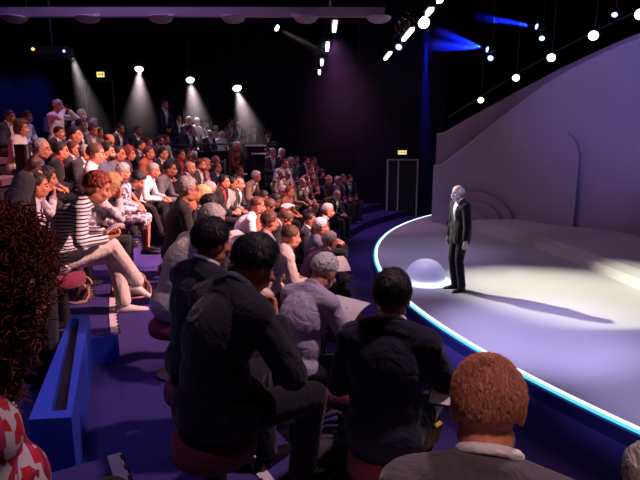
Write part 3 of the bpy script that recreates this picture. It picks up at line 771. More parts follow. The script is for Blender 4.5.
def spot_fixture(name, loc, aim, r, label, grp, lensmat, cat='spotlight', L=.35):
    loc, aim = V(loc), V(aim); d = (aim - loc).normalized()
    root = empty(name, tuple(loc)); tag(root, label, cat, grp); root.rotation_euler = d.to_track_quat('-Z', 'Y').to_euler()
    obj('can', Sh().lathe([(r*.6, L), (r*.9, L*.8), (r*1.12, .03), (r*1.12, 0), (r*1.0, -.005), (r*.95, .03), (.004, .031)], n=20), BLACKM, root, smooth=False)
    obj('lens', Sh().ell((0, 0, .01), (r, r, r*.6), None, 16, 8), lensmat, root, smooth=True)
    obj('yoke', Sh().box((r*1.2, 0, L*.5), (.012, .03, L*.45)).box((-r*1.2, 0, L*.5), (.012, .03, L*.45)).box((0, 0, L*.95), (r*1.2, .03, .012)), BLACKM, root)
    up = d.to_track_quat('-Z', 'Y').inverted() @ V((0, 0, 1)); st0 = V((0, 0, L*.95))
    obj('hanger', Sh().tube([st0, st0 + up*(8.2 - loc.z - .05)], .010, 6), BLACKM, root)
    return root
def spot(loc, aim, energy, col, angle, blend=.6, size=.08, name='spot'):
    l = bpy.data.lights.new(name, 'SPOT'); l.energy = energy; l.color = col; l.spot_size = RAD(angle); l.spot_blend = blend; l.shadow_soft_size = size
    o = bpy.data.objects.new(name, l); COL.objects.link(o); o.location = loc; o.rotation_euler = (V(aim) - V(loc)).to_track_quat('-Z', 'Y').to_euler(); return o
def haze(loc, aim, L, r0, r1, dens, label, col=(1, 1, 1), aniso=.2):
    loc, aim = V(loc), V(aim); d = (aim - loc).normalized()
    s = Sh().lathe([(r1, -L), (r0, 0)], n=28)
    m = bpy.data.materials.new('haze'); m.use_nodes = True; nt = m.node_tree; nt.nodes.clear()
    out = nt.nodes.new('ShaderNodeOutputMaterial'); vs = nt.nodes.new('ShaderNodeVolumeScatter'); vs.inputs['Color'].default_value = (*col, 1); vs.inputs['Anisotropy'].default_value = aniso
    tc = nt.nodes.new('ShaderNodeTexCoord'); sp = nt.nodes.new('ShaderNodeSeparateXYZ'); lnk(nt, tc.outputs['Object'], sp.inputs[0])
    def mr(src, f0, f1, t0, t1):
        a = nt.nodes.new('ShaderNodeMapRange'); lnk(nt, src, a.inputs[0])
        for i, v in enumerate((f0, f1, t0, t1)): a.inputs[i + 1].default_value = v
        return a.outputs[0]
    def mt(op, x, y):
        a = nt.nodes.new('ShaderNodeMath'); a.operation = op; a.use_clamp = op == 'SUBTRACT'
        for i, v in enumerate((x, y)):
            if isinstance(v, (int, float)): a.inputs[i].default_value = v
            else: lnk(nt, v, a.inputs[i])
        return a.outputs[0]
    z = sp.outputs['Z']; ln = mt('SQRT', mt('ADD', mt('MULTIPLY', sp.outputs['X'], sp.outputs['X']), mt('MULTIPLY', sp.outputs['Y'], sp.outputs['Y'])), 0)
    rad_ = mr(z, -L, 0, r1, r0); k = mt('POWER', mt('SUBTRACT', 1, mt('DIVIDE', ln, rad_)), 1.3)
    ax_ = mt('POWER', mr(z, -L, 0, 0, 1), 1.6)
    lnk(nt, mt('MULTIPLY', mt('MULTIPLY', k, ax_), dens), vs.inputs['Density']); lnk(nt, vs.outputs[0], out.inputs['Volume'])
    o = obj('haze_beam', s, m); o.location = loc; o.rotation_euler = d.to_track_quat('-Z', 'Y').to_euler(); tag(o, label, 'haze', None, 'stuff'); return o
BSP = [((-5.87, 18, 4.80), (-5.3, 15.8, 1.2), .13, 'bright round spotlight above the standing figure of the upper tribune'), ((-4.23, 18, 4.46), (-3.4, 16.0, 1.5), .13, 'bright round spotlight above the middle of the upper tribune'), ((-2.71, 18, 4.20), (-1.8, 16.2, 1.5), .14, 'bright round spotlight above the right end of the upper tribune')]
for i, (l, a, r, lab) in enumerate(BSP):
    spot_fixture('spotlight', l, a, r, lab, 'spotlights over the upper tribune', LAMPW)
    d = (V(a) - V(l)).normalized(); l2 = V(l) + d*.1
    spot(tuple(l2), a, 760, (1, .76, .82), 40, .5, .05, 'tribune_spot')
    haze(tuple(l2), a, 3.0, .12, .95, .36, ('pale light beam in the haze over the standing figure', 'pale light beam in the haze over the middle of the tribune', 'pale light beam in the haze at the right end of the tribune')[i])
# projector-like fixture at the upper left with its beam
pj = empty('hanging_projector', (-5.75, 12, 4.36)); tag(pj, 'dark hanging projector at the upper left with a tiny amber and blue light', 'projector')
obj('body', Sh().box((0, 0, .06), (.36, .22, .09)), BLACKM, pj); obj('underplate', Sh().box((0, 0, -.05), (.30, .20, .02)), BLACKM, pj)
obj('amber_light', Sh().ell((-.30, -.23, .08), (.035, .02, .03)), emit('amber', (1, .4, .08), 3), pj); obj('blue_light', Sh().ell((.35, -.23, .04), (.03, .02, .03)), emit('tinyblue', (.25, .3, 1), 3), pj)
obj('hanger', Sh().tube([(0, 0, .1), (0, 0, 3.8)], .018), BLACKM, pj)
l, a = (-5.25, 11.8, 4.28), (-4.75, 12.2, 1.6)
spot(l, a, 340, (1, .86, .88), 34, .5, .05, 'projector_spot'); haze(l, a, 2.6, .06, .7, .36, 'pale light beam in the haze below the hanging projector')
# small spot near the middle top with a faint slanting beam
l, a = (-1.38, 18, 6.06), (1.5, 16.5, 4.4)
spot_fixture('spotlight', l, a, .10, 'small spotlight high in the middle with a faint slanting beam', 'high spotlights', LAMPW)
l = tuple(V(l) + (V(a) - V(l)).normalized()*.15); spot(l, a, 260, (.9, .7, .8), 12, .5, .04, 'high_spot'); haze(l, a, 2.4, .08, .24, .35, 'faint slanting light beam from the small high spotlight')
# lamps along the top of the backdrop
ax = [(4.25, 14.5, 3.58), (5.05, 14.25, 4.12), (5.72, 13.77, 4.55), (6.36, 13.05, 4.94), (7.15, 12.6, 5.31)]
for i, p in enumerate(ax):
    spot_fixture('spotlight', p, (1.5, 6, 0), .075 + .012*i, ('lowest', 'second', 'third', 'fourth', 'highest and largest')[i] + ' white lamp in the slanting line above the backdrop', 'lamps above the backdrop', LAMPW, 'spotlight', .22)
cb = empty('lamp_bar', (5.7, 13.8, 4.6)); tag(cb, 'thin black pipe that carries the slanting line of lamps above the backdrop', 'pipe')
obj('pipe', Sh().tube([V(p) + V((.16, .22, .16)) - cb.location for p in [(3.4, 14.9, 3.0)] + ax + [(7.9, 11.6, 5.6)]], .03), BLACKM, cb, smooth=True)
# hexagonal bright lamp and the blue shaft below it
l = (3.17, 17.2, 6.06); spot_fixture('spotlight', l, (1.6, 8, 2.2), .17, 'big bright spotlight at the top of the blue light shaft', 'stage spotlights', emit('lamp_blueish', (.86, .86, 1), 9))
BL = emit('lamp_blue', (.25, .35, 1), 5)
for i, (p, a, lab) in enumerate((((1.72, 12.2, 4.55), (0, 9, 2), 'small violet-blue fixture hanging under the stage-side truss'), ((4.2, 14, 4.78), (1, 13.6, 5.05), 'blue fixture throwing short blue streaks over the stage'), ((4.35, 14.2, 4.6), (2, 10, 2), 'small blue lamp just below the blue streaks'),
        ((5.55, 14.4, 5.4), (2, 14.0, 5.9), 'blue fixture throwing the upper long blue streak'), ((5.9, 14.9, 5.2), (3, 10, 1), 'small blue lamp below the upper blue streak'), ((7.3, 14, 5.6), (4, 10, 1), 'rightmost blue lamp near the top edge'))):
    spot_fixture('stage_light', p, a, .07, lab, 'blue stage lights', BL, 'stage light', .2)
for (l, a, L, r, e, lab) in (((4.2, 14, 4.78), (2.4, 13.9, 4.92), 1.5, .24, 3500, 'short blue streak of lit haze over the stage'), ((4.15, 14, 4.8), (2.6, 13.9, 5.3), 1.3, .16, 3000, 'short rising blue streak of lit haze above the other short streak'), ((5.55, 14.4, 5.4), (4.0, 14.3, 5.62), 1.6, .16, 3800, 'long upper blue streak of lit haze over the stage'),
        ((3.28, 17.35, 5.85), (3.46, 17.4, 0), 5.8, .3, 2000, 'tall blue shaft of lit haze beside the backdrop')):
    v = L > 4
    l = tuple(V(l) + (V(a) - V(l)).normalized()*(0 if v else .13))
    spot(l, a, e, (.05, .1, 1), math.degrees(2*math.atan(r/L)) + 2, .3, .03, 'blue_beam'); haze(l, a, L, .05 if not v else .26, r if not v else .34, 2.0 if not v else .5, lab, (.06, .10, 1), 0)

l, a = (.25, 14.5, 5.15), (1.1, 15.6, .8)
spot(l, a, 500, (.75, .28, .85), 62, .9, .3, 'haze_glow'); haze(l, a, 4.2, .5, 2.8, .075, 'broad faint purple glow in the haze under the tube lamps', (.9, .6, .95))

CROWD = """
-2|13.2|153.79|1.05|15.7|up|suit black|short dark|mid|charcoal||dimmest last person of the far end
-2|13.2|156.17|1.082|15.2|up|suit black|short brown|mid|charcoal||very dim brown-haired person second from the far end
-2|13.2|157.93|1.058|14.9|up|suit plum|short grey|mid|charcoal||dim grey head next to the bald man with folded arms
-2|13.28|159.7|1.097|14.5|cr|polo charcoal|fringe silver|light|charcoal||bald man with folded arms in dark polo, far front
-2|12.68|166.5|0.901|13.0|up|suit navy|fringe grey|pink|charcoal||bald-topped man in navy jacket at the far front edge
-2|13.1|174.45|0.897|11.3|bw|suit plum|fringe brown|pink|black||balding orange-lit man bowed in plum, above the front aisle
-2|12.65|184.6|1.022|9.1|up|suit black|short grey|light|black||grey-haired man in black farther along the front aisle
-2|13.0|186.87|0.959|8.6|up|suit black|crop black|mid|black|vox|black-cropped man in black by the front aisle
-2|13.0|191.69|1.014|7.5|up|shirt slate|short silver|light|black|vox|silver-haired man in blue-grey shirt near the front aisle
-2|13.2|194.62|1.007|6.9|ln|suit plum|short grey|light|black|vox|grey-haired man in plum jacket nearest the front aisle floor
-1|14.12|155.2|1.041|15.8|up|suit black|short dark|mid|charcoal||dark-haired person next to the pink-shirted far person
-1|13.75|157.2|0.998|15.2|up|blouse charcoal|bob dark|light|charcoal|f|dark bob-haired person turned to the stage in the far rows
-1|13.85|159.64|1.12|14.7|up|shirt pink|crop brown|pink|charcoal||pink-lit person in pink shirt two rows above the salmon jacket
-1|13.75|161.9|0.952|14.1|rd|suit darkred|short brown|pink|charcoal||brown-haired bowed person in dark red by the salmon-jacketed man
-1|13.55|164.69|0.945|13.5|up|suit plum|short brown|pink|charcoal||brown-haired man just behind the salmon-jacketed bald man
-1|13.65|167.68|1.009|12.8|ln|blazer tan white|fringe grey|pink|charcoal||bald man in salmon jacket and white shirt, hands between his knees
-1|13.75|174.24|0.963|11.4|rd|suit charcoal|short silver|light|black|lan=white|silver-haired man with white badge, head down
-1|13.41|175.6|0.921|11.0|up|shirt rust|short auburn|pink|black||person in rust-red shirt between the silver head and the salmon jacket
-1|13.95|179.81|0.976|10.1|rd|suit slate|short black|mid|black||man with black hair bowed low behind the white-shirted orange-faced man
-1|13.75|182.16|1.019|9.5|bw|suit black|crop black|brown|black|b|bald brown-skinned man in black with bowed head
-1|13.84|186.4|1.021|8.5|bw|shirt rust|short brown|light|black||orange-lit face right behind the crop-haired white-shirted man
-1|14.0|188.7|1.067|8.0|ln|shirt white|crop brown|light|black|vox|orange-faced crop-haired man in bright white shirt
-1|13.65|190.62|0.973|7.6|bw|suit black|short brown|light|black||bowed orange-lit person in black leather beyond the big-haired man
-1|13.85|195.53|1.012|6.4|up|shirt lightgrey|thick brown|light|black|vox|man with a big brown-grey head of hair in light grey shirt
-1|13.95|198.81|1.03|5.7|ln|blazer stone beige|crop brown|pink|black|b vox|bald man in beige jacket leaning over his knees
0|14.7|151.47|1.047|16.8|up|suit plum|short brown|light|charcoal||plum-suited person ending the far top row
0|14.6|154.01|1.069|16.2|up|suit navy|short dark|light|charcoal||navy-suited man last but one in the far top row
0|14.7|157.44|1.072|15.4|up|blazer grey white|short silver|light|charcoal||silver-haired man in grey jacket touching the pink bald man's shoulder
0|14.7|160.48|1.118|14.7|ln|shirt white|crop brown|pink|charcoal|b|pink bald man in bright white shirt in the far group
0|14.28|163.5|0.88|13.9|rd|shirt lightgrey|short grey|light|charcoal||grey-haired man in light shirt bowing, in the thick of the far group
0|14.17|165.6|0.894|13.4|up|blazer tan|short silver|pink|charcoal||silver-haired pink-faced man below the bright white shirt of the far group
0|14.7|172.08|1.035|11.9|up|suit plum|short brown|mid|charcoal||dim brown-haired person low beside the gangway rail
0|14.4|173.3|1.0|11.6|ln|blazer tan white|thick silver|light|charcoal|lan=white|silver-haired man in tan jacket with lanyard, bending forward
0|14.27|179.4|0.921|10.1|up|suit charcoal white|fringe brown|pink|black||balding pink man right next to the grey-green shirt
0|14.34|181.0|0.95|9.7|up|shirt green|short black|mid|black||man in grey-green shirt with hands on his knees
0|14.44|182.6|1.009|9.3|up|suit black red|short black|light|black||black-haired man in black jacket with red collar, bright face
0|14.7|186.92|1.033|8.3|rd|shirt lightgrey|short grey|light|charcoal||grey-haired man with pinkish ear beyond the orange-lit blonde
0|14.7|196.5|1.067|5.9|rd|suit black|thick black|light|black|gl vox f=.2|black-haired man in glasses reading a white sheet on his knee
0|14.5|207.9|0.982|3.4|WH|shirt lavender|receding white|pink|black|vox9 f=.55|white-haired man in lavender shirt reading with head bowed
0|14.5|211.52|1.005|2.6|BH|suit midnight white|thick black|light|black|vox9 f=1.1|black-haired man in navy suit seen from behind, in front of the glowing dome
0|14.75|216.7|0.88|1.4|up|shirt @check|short grey|light|black|f=1.0 vox|person barely in view at the bottom corner, pale checked shoulder
1|15.05|153.27|0.903|16.5|up|suit black|short dark|light|charcoal|tie=grey|dark-suited man one up from the silver-haired far man
1|15.25|155.49|1.071|16.1|up|suit charcoal|short white|light|charcoal||white-haired person in dark suit, topmost of the far group
1|15.25|157.67|1.083|15.5|up|suit plum|short grey|light|charcoal||grey-haired man between the dim leaner and the white-haired one
1|15.05|167.9|0.931|12.9|stand|shirt darkred|short silver|mid|charcoal|st|red-lit person standing at the gangway with silver-edged hair
1|15.35|170.77|1.004|12.3|up|suit black|fringe grey|light|charcoal||bald-crowned person just behind the navy-suited man
1|15.12|172.9|0.894|11.8|up|suit navy white|fringe brown|light|charcoal||balding man in navy suit and white shirt by the gangway rail
1|15.25|174.46|0.967|11.4|up|blouse pink|bob blond|light|charcoal|f|blonde woman with pink top right beside the bearded man in cream shirt
1|15.15|177.1|0.996|10.7|up|blazer charcoal cream|short brown|light|charcoal|beard=brown|bright-faced bearded man in dark jacket over cream shirt
1|15.15|180.34|0.985|9.8|up|suit black lavender|fringe grey|light|charcoal|tie=lavender|balding man in black suit and lavender tie
1|15.45|184.01|1.079|8.9|ln|shirt grey|short black|mid|black|vox|black-haired man in grey shirt leaning forward next to the white-shirted man
1|14.81|193.8|0.933|6.6|bw|blouse rust|bob blond|light|charcoal|f|orange-lit blonde person bowing close before the grey-haired glasses man
1|14.83|198.2|1.007|5.4|up|shirt charcoal|thick grey|light|black|gl vox f=.2|grey-haired man in glasses and black shirt, large in the middle rows
1|15.05|204.85|1.0|3.8|tanj|blazer stone plum|short grey|light|black|vox f=.1|grey-topped person in sandy jacket bulging out behind the two black suits
1|15.15|208.77|0.981|2.8|up2|suit ink|thick black|light|ink|vox9 f=.5|black-haired man in black suit sitting upright behind the other black suit
1|15.25|210.82|1.016|2.4|A|suit ink|thick black|light|ink|vox9 f=.45 gl|black-suited man with swept hair hunching, hand at his chin, above the black bag
1|15.29|216.0|0.944|1.2|GJ|suit @tweed white|crop red|light|black|vox9 f=1.0 strands|man with short reddish hair and grey jacket, nearest the camera
2|15.8|156.62|0.921|15.9|ln|suit charcoal|short dark|light|charcoal||dim man leaning forward at the end beyond the gangway ledge
2|16.0|169.74|0.886|12.7|up|suit charcoal|thick silver|light|charcoal||silver-haired person at the row's end below the upper tribune
2|15.9|171.88|0.941|12.1|up|blazer plum beige|thick dark|light|charcoal|f|thick-haired person between the red-fronted man and the grey-haired one
2|15.8|174.34|0.94|11.4|up|suit black red|short dark|light|charcoal|tie=red|dark-haired man in black jacket with a red front
2|15.9|177.23|0.977|10.6|up|suit black white|short black|light|charcoal|tie=charcoal|black-haired man in black suit with white shirt showing
2|16.0|179.1|1.006|10.1|up|shirt rust|short brown|light|charcoal||person in rust shirt below the chin-resting bald man
2|16.1|182.03|1.011|9.3|up|blouse plum|bob auburn|light|charcoal|f|woman with auburn hair, third beyond the bearded man
2|16.1|184.0|1.024|8.8|up|polo grey|crop dark|light|charcoal|gl|man with cropped hair and glasses next to the bearded man
2|16.09|186.3|1.066|8.1|up|polo slate|short black|light|charcoal|beard=black|man with black hair and black beard in grey-blue polo shirt
2|15.54|187.2|0.88|8.0|ln|shirt white|short grey|light|black|vox|slim man with grey-topped hair and bright white shirt, forearms on his knees
2|15.95|189.1|0.943|7.5|fore|polo charcoal|thick grey|light|black|vox|grey-haired man in dark polo leaning on his knees with clasped hands
2|15.96|190.6|1.069|7.0|up|shirt white|short brown|light|charcoal|lan=pink|man in crisp white shirt, face half behind the greying man in glasses
2|15.59|192.4|0.88|6.7|bw|blouse @floral|thick black|light|@floralskirt|f skirt vox|black-haired woman with lowered head in floral blouse and skirt
2|16.41|195.1|0.926|5.8|chw|blouse @floral3|long dark|light|charcoal|f vox f=.1|long-haired woman in pale patterned top, chin on her hand
2|16.27|197.2|0.925|5.2|up|shirt grey|long dark|light|charcoal|f vox f=.1|young woman in grey jumper beyond the black post
2|15.72|197.6|0.897|5.3|fh|blouse @floral2|bob blond|light|charcoal|f vox|woman in pale floral blouse resting her forehead in her hand
2|16.14|199.3|0.889|4.7|up|shirt lavender|short dark|light|charcoal|f f=.1|dark-capped person pressed close to the woman in grey jumper
2|15.81|202.0|0.982|4.2|write|shirt @stripe|thick auburn|light|@whitetrouser|f pale_shoe vox9 f=.15|auburn-haired woman in black-and-white striped top and white trousers
2|16.31|204.6|1.098|3.2|raise|blazer grey white|short dark|light|charcoal|lan=darkred vox f=.1|person in grey jacket with raised hand and dark red lanyard at the row end
2|16.14|214.3|0.982|1.0|curly|blouse @petal|curly auburn|light|black|f vox9 f=.35|person with dark reddish curly hair and red-and-white petal blouse
3|16.85|168.66|0.999|13.1|up|shirt lightgrey|short dark|mid|charcoal||dim person in light grey shirt at the end of the last lit row
3|16.75|170.41|0.981|12.6|up|suit plum|short dark|mid|charcoal||dim dark-haired person in last lit row, before the gangway wall
3|16.75|172.56|0.946|12.0|up|suit charcoal|crop brown|light|charcoal||crop-haired man at the shoulder of the chin-resting man
3|16.55|176.14|0.927|10.9|ch|suit black|crop dark|light|charcoal|b|nearly bald man in black suit with his hand on his chin
3|16.85|179.3|1.049|10.0|rd|shirt slate|fringe dark|light|charcoal||bald person bending the crown forward, in grey-blue shirt
3|16.75|184.28|1.082|8.6|up|suit plum|short black|light|charcoal||dark-haired person in plum jacket one seat beyond the black-clad one
3|16.55|186.64|0.902|8.0|up|suit charcoal|short brown|light|charcoal|lan=red|brown-haired man in dark jacket with a red lanyard, looking at the stage
3|16.42|188.2|0.913|7.6|ln|blazer charcoal white|receding grey|light|charcoal|gl lan=red|greying man in glasses with white shirt front and red lanyard
3|16.38|190.7|0.899|6.9|up|suit black red|short dark|light|charcoal|tie=red|man with dark grey hair and red scarf next to the balding man in glasses
3|16.65|192.22|0.985|6.4|ln|shirt slate|receding grey|light|charcoal|gl|big balding grey man in glasses and grey-blue shirt, leaning forward
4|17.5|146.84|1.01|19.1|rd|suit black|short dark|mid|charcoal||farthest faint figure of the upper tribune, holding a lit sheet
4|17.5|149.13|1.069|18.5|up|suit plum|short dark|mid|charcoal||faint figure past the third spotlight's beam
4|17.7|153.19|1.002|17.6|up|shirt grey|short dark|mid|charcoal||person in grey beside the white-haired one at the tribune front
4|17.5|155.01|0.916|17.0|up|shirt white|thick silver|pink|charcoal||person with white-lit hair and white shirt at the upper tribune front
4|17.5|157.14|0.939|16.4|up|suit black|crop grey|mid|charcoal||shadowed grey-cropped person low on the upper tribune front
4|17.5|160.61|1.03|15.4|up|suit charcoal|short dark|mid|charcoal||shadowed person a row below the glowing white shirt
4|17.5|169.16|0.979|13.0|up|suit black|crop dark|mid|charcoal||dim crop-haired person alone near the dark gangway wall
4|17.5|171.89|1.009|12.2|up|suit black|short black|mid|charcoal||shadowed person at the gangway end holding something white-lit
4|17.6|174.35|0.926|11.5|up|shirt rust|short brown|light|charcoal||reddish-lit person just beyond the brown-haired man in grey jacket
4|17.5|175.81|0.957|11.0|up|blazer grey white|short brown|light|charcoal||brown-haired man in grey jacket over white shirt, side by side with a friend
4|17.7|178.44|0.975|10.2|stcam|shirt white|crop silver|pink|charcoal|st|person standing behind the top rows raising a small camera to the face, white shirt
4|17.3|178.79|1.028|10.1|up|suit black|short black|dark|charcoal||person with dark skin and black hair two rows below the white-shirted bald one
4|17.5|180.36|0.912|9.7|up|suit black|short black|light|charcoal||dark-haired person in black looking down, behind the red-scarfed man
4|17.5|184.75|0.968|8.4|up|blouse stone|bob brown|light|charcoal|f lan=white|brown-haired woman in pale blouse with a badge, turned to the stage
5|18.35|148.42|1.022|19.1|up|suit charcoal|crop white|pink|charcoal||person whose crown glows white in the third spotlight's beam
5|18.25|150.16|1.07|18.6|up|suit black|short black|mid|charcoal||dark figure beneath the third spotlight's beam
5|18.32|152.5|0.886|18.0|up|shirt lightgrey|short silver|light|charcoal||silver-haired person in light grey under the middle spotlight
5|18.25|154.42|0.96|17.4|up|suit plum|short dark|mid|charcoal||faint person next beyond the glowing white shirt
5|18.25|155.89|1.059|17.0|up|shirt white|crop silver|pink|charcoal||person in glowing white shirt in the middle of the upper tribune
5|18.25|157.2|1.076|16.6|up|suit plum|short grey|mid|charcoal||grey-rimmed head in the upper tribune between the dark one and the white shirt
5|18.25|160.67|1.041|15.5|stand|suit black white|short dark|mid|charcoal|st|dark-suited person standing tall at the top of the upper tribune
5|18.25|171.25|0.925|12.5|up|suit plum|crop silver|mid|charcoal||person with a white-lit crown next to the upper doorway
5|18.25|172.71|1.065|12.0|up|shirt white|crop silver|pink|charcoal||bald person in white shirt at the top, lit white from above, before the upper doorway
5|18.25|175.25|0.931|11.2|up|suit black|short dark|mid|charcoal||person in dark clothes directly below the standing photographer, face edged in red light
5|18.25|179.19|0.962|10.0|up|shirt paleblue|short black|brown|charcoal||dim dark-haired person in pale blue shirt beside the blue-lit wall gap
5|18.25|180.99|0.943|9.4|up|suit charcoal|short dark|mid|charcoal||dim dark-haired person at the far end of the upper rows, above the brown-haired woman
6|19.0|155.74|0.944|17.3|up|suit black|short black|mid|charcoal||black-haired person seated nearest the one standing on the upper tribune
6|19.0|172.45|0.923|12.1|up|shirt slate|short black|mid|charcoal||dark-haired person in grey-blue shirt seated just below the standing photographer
"""
# ------------------------------------------------------------------ stools and benches
SEAT = Sh().lathe([(.02, .315), (.165, .315), (.183, .33), (.188, .365), (.184, .40), (.165, .418), (.10, .424), (.004, .425)], n=28).mesh('seat_cushion', True)
PED = Sh().lathe([(.02, .0), (.15, .0), (.15, .015), (.05, .03), (.045, .30), (.15, .315), (.004, .316)], n=20).mesh('pedestal', False)
STG = 'round stools in the near rows'
def stool(loc, rz, s, label):
    t = empty('stool', loc, rz); t.scale = (s, s, s); tag(t, label, 'stool', STG); obj('seat_cushion', SEAT, SEATM, t); obj('pedestal', PED, BLACKM, t); return t

FLOR = blotch('floral_dark', [(.62, .58, .66), (.66, .62, .68), (.10, .08, .14), (.60, .55, .62), (.25, .2, .3)], 26)
FLOR2 = blotch('floral_pale', [(.74, .68, .70), (.70, .64, .66), (.16, .12, .17), (.76, .70, .72), (.34, .28, .33)], 18)
FLOR3 = blotch('floral_mid', [(.70, .60, .62), (.40, .34, .40), (.72, .64, .66), (.30, .25, .3)], 22)
FSK = blotch('floral_skirt', [(.50, .42, .48), (.16, .12, .18), (.55, .48, .52), (.1, .08, .12)], 34)
STRP = stripes('stripes', (.012, .012, .02), (.80, .76, .78), 11.5, .36)
PETAL = blotch('petals', [(.80, .70, .72), (.70, .02, .04), (.82, .74, .76), (.62, .05, .22), (.78, .66, .68), (.35, .02, .05)], 40, (1, 1.8, 1))
TWEED = cloth('tweed', (.085, .070, .085), 420, .75, .95)
CHECK = blotch('check', [(.62, .55, .58), (.5, .44, .48), (.66, .6, .62)], 60)
SPEC = {'@floral': FLOR, '@floral2': FLOR2, '@floral3': FLOR3, '@floralskirt': FSK, '@stripe': STRP, '@whitetrouser': cl('stone'), '@petal': PETAL, '@tweed': TWEED, '@check': CHECK}
SPK = V((2.25, 8.42, 0))
hold = {}
def short(label):
    w = label.split(',')[0].split()[:10]
    while w[-1] in ('the', 'a', 'an', 'with', 'and', 'behind', 'in', 'his', 'her', 'of', 'to', 'out', 'other', 'on', 'beyond', 'two', 'black', 'white', 'from', 'seen', 'next', 'bulging', 'red', 'dark', 'light'): w.pop()
    return ' '.join(w)
for ln in CROWD.strip().split('\n'):
    row, R, th, s, t, pose, top, hair, skin, bot, opts, label = ln.split('|')
    row = int(row); R, th, s, t = float(R), float(th), float(s), float(t)
    zk = ROW(row)[1]; p = pol(R, th); p.z = zk
    opt = opts.split(); kv = dict(o.split('=') for o in opt if '=' in o)
    tt = top.split(); g = lambda k: SPEC.get(k, k)
    near = 'vox9' in opt; mid = 'vox' in opt
    rad = V((CX - p.x, CY - p.y, 0)).normalized(); sp = (V((SPK.x, SPK.y, 0)) - V((p.x, p.y, 0))).normalized()
    f = float(kv.get('f', .45)); jit = 0 if near else rnd.uniform(-.12, .12)
    d = (rad*(1 - f) + sp*f).normalized(); rz = face_rz(d.x, d.y) + jit
    hs, hcol = hair.split()
    pk = pose; pz = dict(POSE[pose])
    if 'f' in opt: pz['female'] = True; pk = pose + 'F'
    hc = rig(**pz)['hc']; hd = pol(R - hc.y, th); off = M.Rotation(rz, 3, 'Z') @ V((hc.x, hc.y, 0))*s
    p = V((hd.x - off.x, hd.y - off.y, zk))
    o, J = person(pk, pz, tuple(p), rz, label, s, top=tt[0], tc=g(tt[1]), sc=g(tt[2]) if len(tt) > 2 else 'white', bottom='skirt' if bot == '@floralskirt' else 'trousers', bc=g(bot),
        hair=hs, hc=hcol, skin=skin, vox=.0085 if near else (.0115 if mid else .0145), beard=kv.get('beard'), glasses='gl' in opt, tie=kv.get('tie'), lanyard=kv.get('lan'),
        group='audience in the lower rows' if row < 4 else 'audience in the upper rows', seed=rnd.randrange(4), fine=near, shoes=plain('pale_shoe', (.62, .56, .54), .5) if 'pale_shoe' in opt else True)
    hold[label] = (o, J, s, rz, p)
    if 'st' not in opt and (t < 7.4):
        stool(tuple(p), rz, s, 'round dark red stool under the ' + short(label))
stool((.16, 3.13, ROW(0)[1]), 0, 1, 'empty round dark red stool between the white-haired reader and the navy suit')
stool((.20, 5.62, ROW(-1)[1]), 0, 1, 'empty dark stool beyond the white-haired reader, the farther of two')
stool((.30, 5.05, ROW(-1)[1]), 0, 1, 'empty dark stool beyond the white-haired reader, the nearer of two')
names = ('third row from the front floor', )
BENCHM = cloth('bench_fabric', (.07, .012, .03), 180, .2, .9)
for row, a, b in ((-2, 152, 186), (-1, 153.5, 190.5), (0, 151, 190), (1, 152, 186), (2, 155, 194), (3, 168, 192.9), (4, 145, 188), (5, 147, 184)):
    R, z = ROW(row); s = Sh(); sector(s, R - .20, R + .18, a, b, z + .30, z + .40, 40)
    t = empty('bench', tuple(pol(R, (a + b)/2) + V((0, 0, z)))); tag(t, ('front', 'second', 'third', 'fourth', 'fifth', 'sixth', 'seventh', 'topmost')[row + 2] + ' curved upholstered bench of the tribune, counted from the stage', 'bench', 'curved benches of the tribune')
    obj('bench_seat', s.xf(M.Translation(-t.location)), BENCHM, t)
    q = Sh(); sector(q, R - .10, R + .12, a, b, z, z + .31, 40); obj('bench_base', q.xf(M.Translation(-t.location)), BLACK, t)

# ------------------------------------------------------------------ the speaker
sd = V((-.96, -.28, 0)).normalized()
o, J = person('speaker', POSE['speaker'], (SPK.x, SPK.y, .15), face_rz(sd.x, sd.y), 'bald white-bearded speaker in a dark suit standing on the stage beside the glowing dome', .985, top='suit', tc='ink', sc='white', bc='ink',
    hair='fringe', hc='white', skin='pale', vox=.0085, beard='white', lanyard='cream', fine=True)

# ------------------------------------------------------------------ loose things people hold or have put down
PAPER = plain('paper', (.80, .77, .76), .7)
def sheet(loc, rz, tilt, w, h, label, mat=PAPER, bend=.02, cat='paper', t=.0025):
    s = Sh(); n = 6; rings = []
    for i in range(n + 1):
        y = h*(i/n - .5); z = bend*math.sin(math.pi*i/n)
        rings.append([(-w/2, y, z - t), (w/2, y, z - t), (w/2, y, z + t), (-w/2, y, z + t)])
    s.grid(rings); o = obj('paper_sheet' if cat == 'paper' else cat, s, mat); o.location = loc; o.rotation_euler = (RAD(tilt), 0, rz); tag(o, label, cat); return o
def at_hands(key, dz=0, dy=.05):
    for k, (o, J, s, rz, p) in hold.items():
        if key in k:
            m = M.Translation(p) @ M.Rotation(rz, 4, 'Z') @ M.Scale(s, 4); c = (J['Wl'] + J['Wr'])/2 + V((0, dy + .06, .05 + dz)); return tuple(m @ c), rz
l, r = at_hands('lavender shirt reading', .01, .03); sheet(l, r, 25, .30, .21, 'white programme held by the white-haired man in the lavender shirt')
l, r = at_hands('reading a white sheet', .0, .05); sheet(l, r, 15, .30, .21, 'white sheet on the knee of the black-haired reader in glasses')
l, r = at_hands('black-and-white striped', .0, .02); sheet(l, r, 20, .11, .15, 'small notebook held by the woman in the striped top', cat='notebook', t=.006)
l, r = at_hands('farthest faint figure', .0, .05); sheet(l, r, 40, .25, .18, 'lit sheet held by the farthest faint figure of the upper tribune')
sheet((.16, 4.42, 1.545), .3, 24, .15, .21, 'white sheet beyond the beige-jacketed bald man, above the lavender shirt')
sheet((-.54, 8.95, 1.47), -1.2, 15, .38, .16, 'white folded programme in the rows behind the bald brown-skinned man')
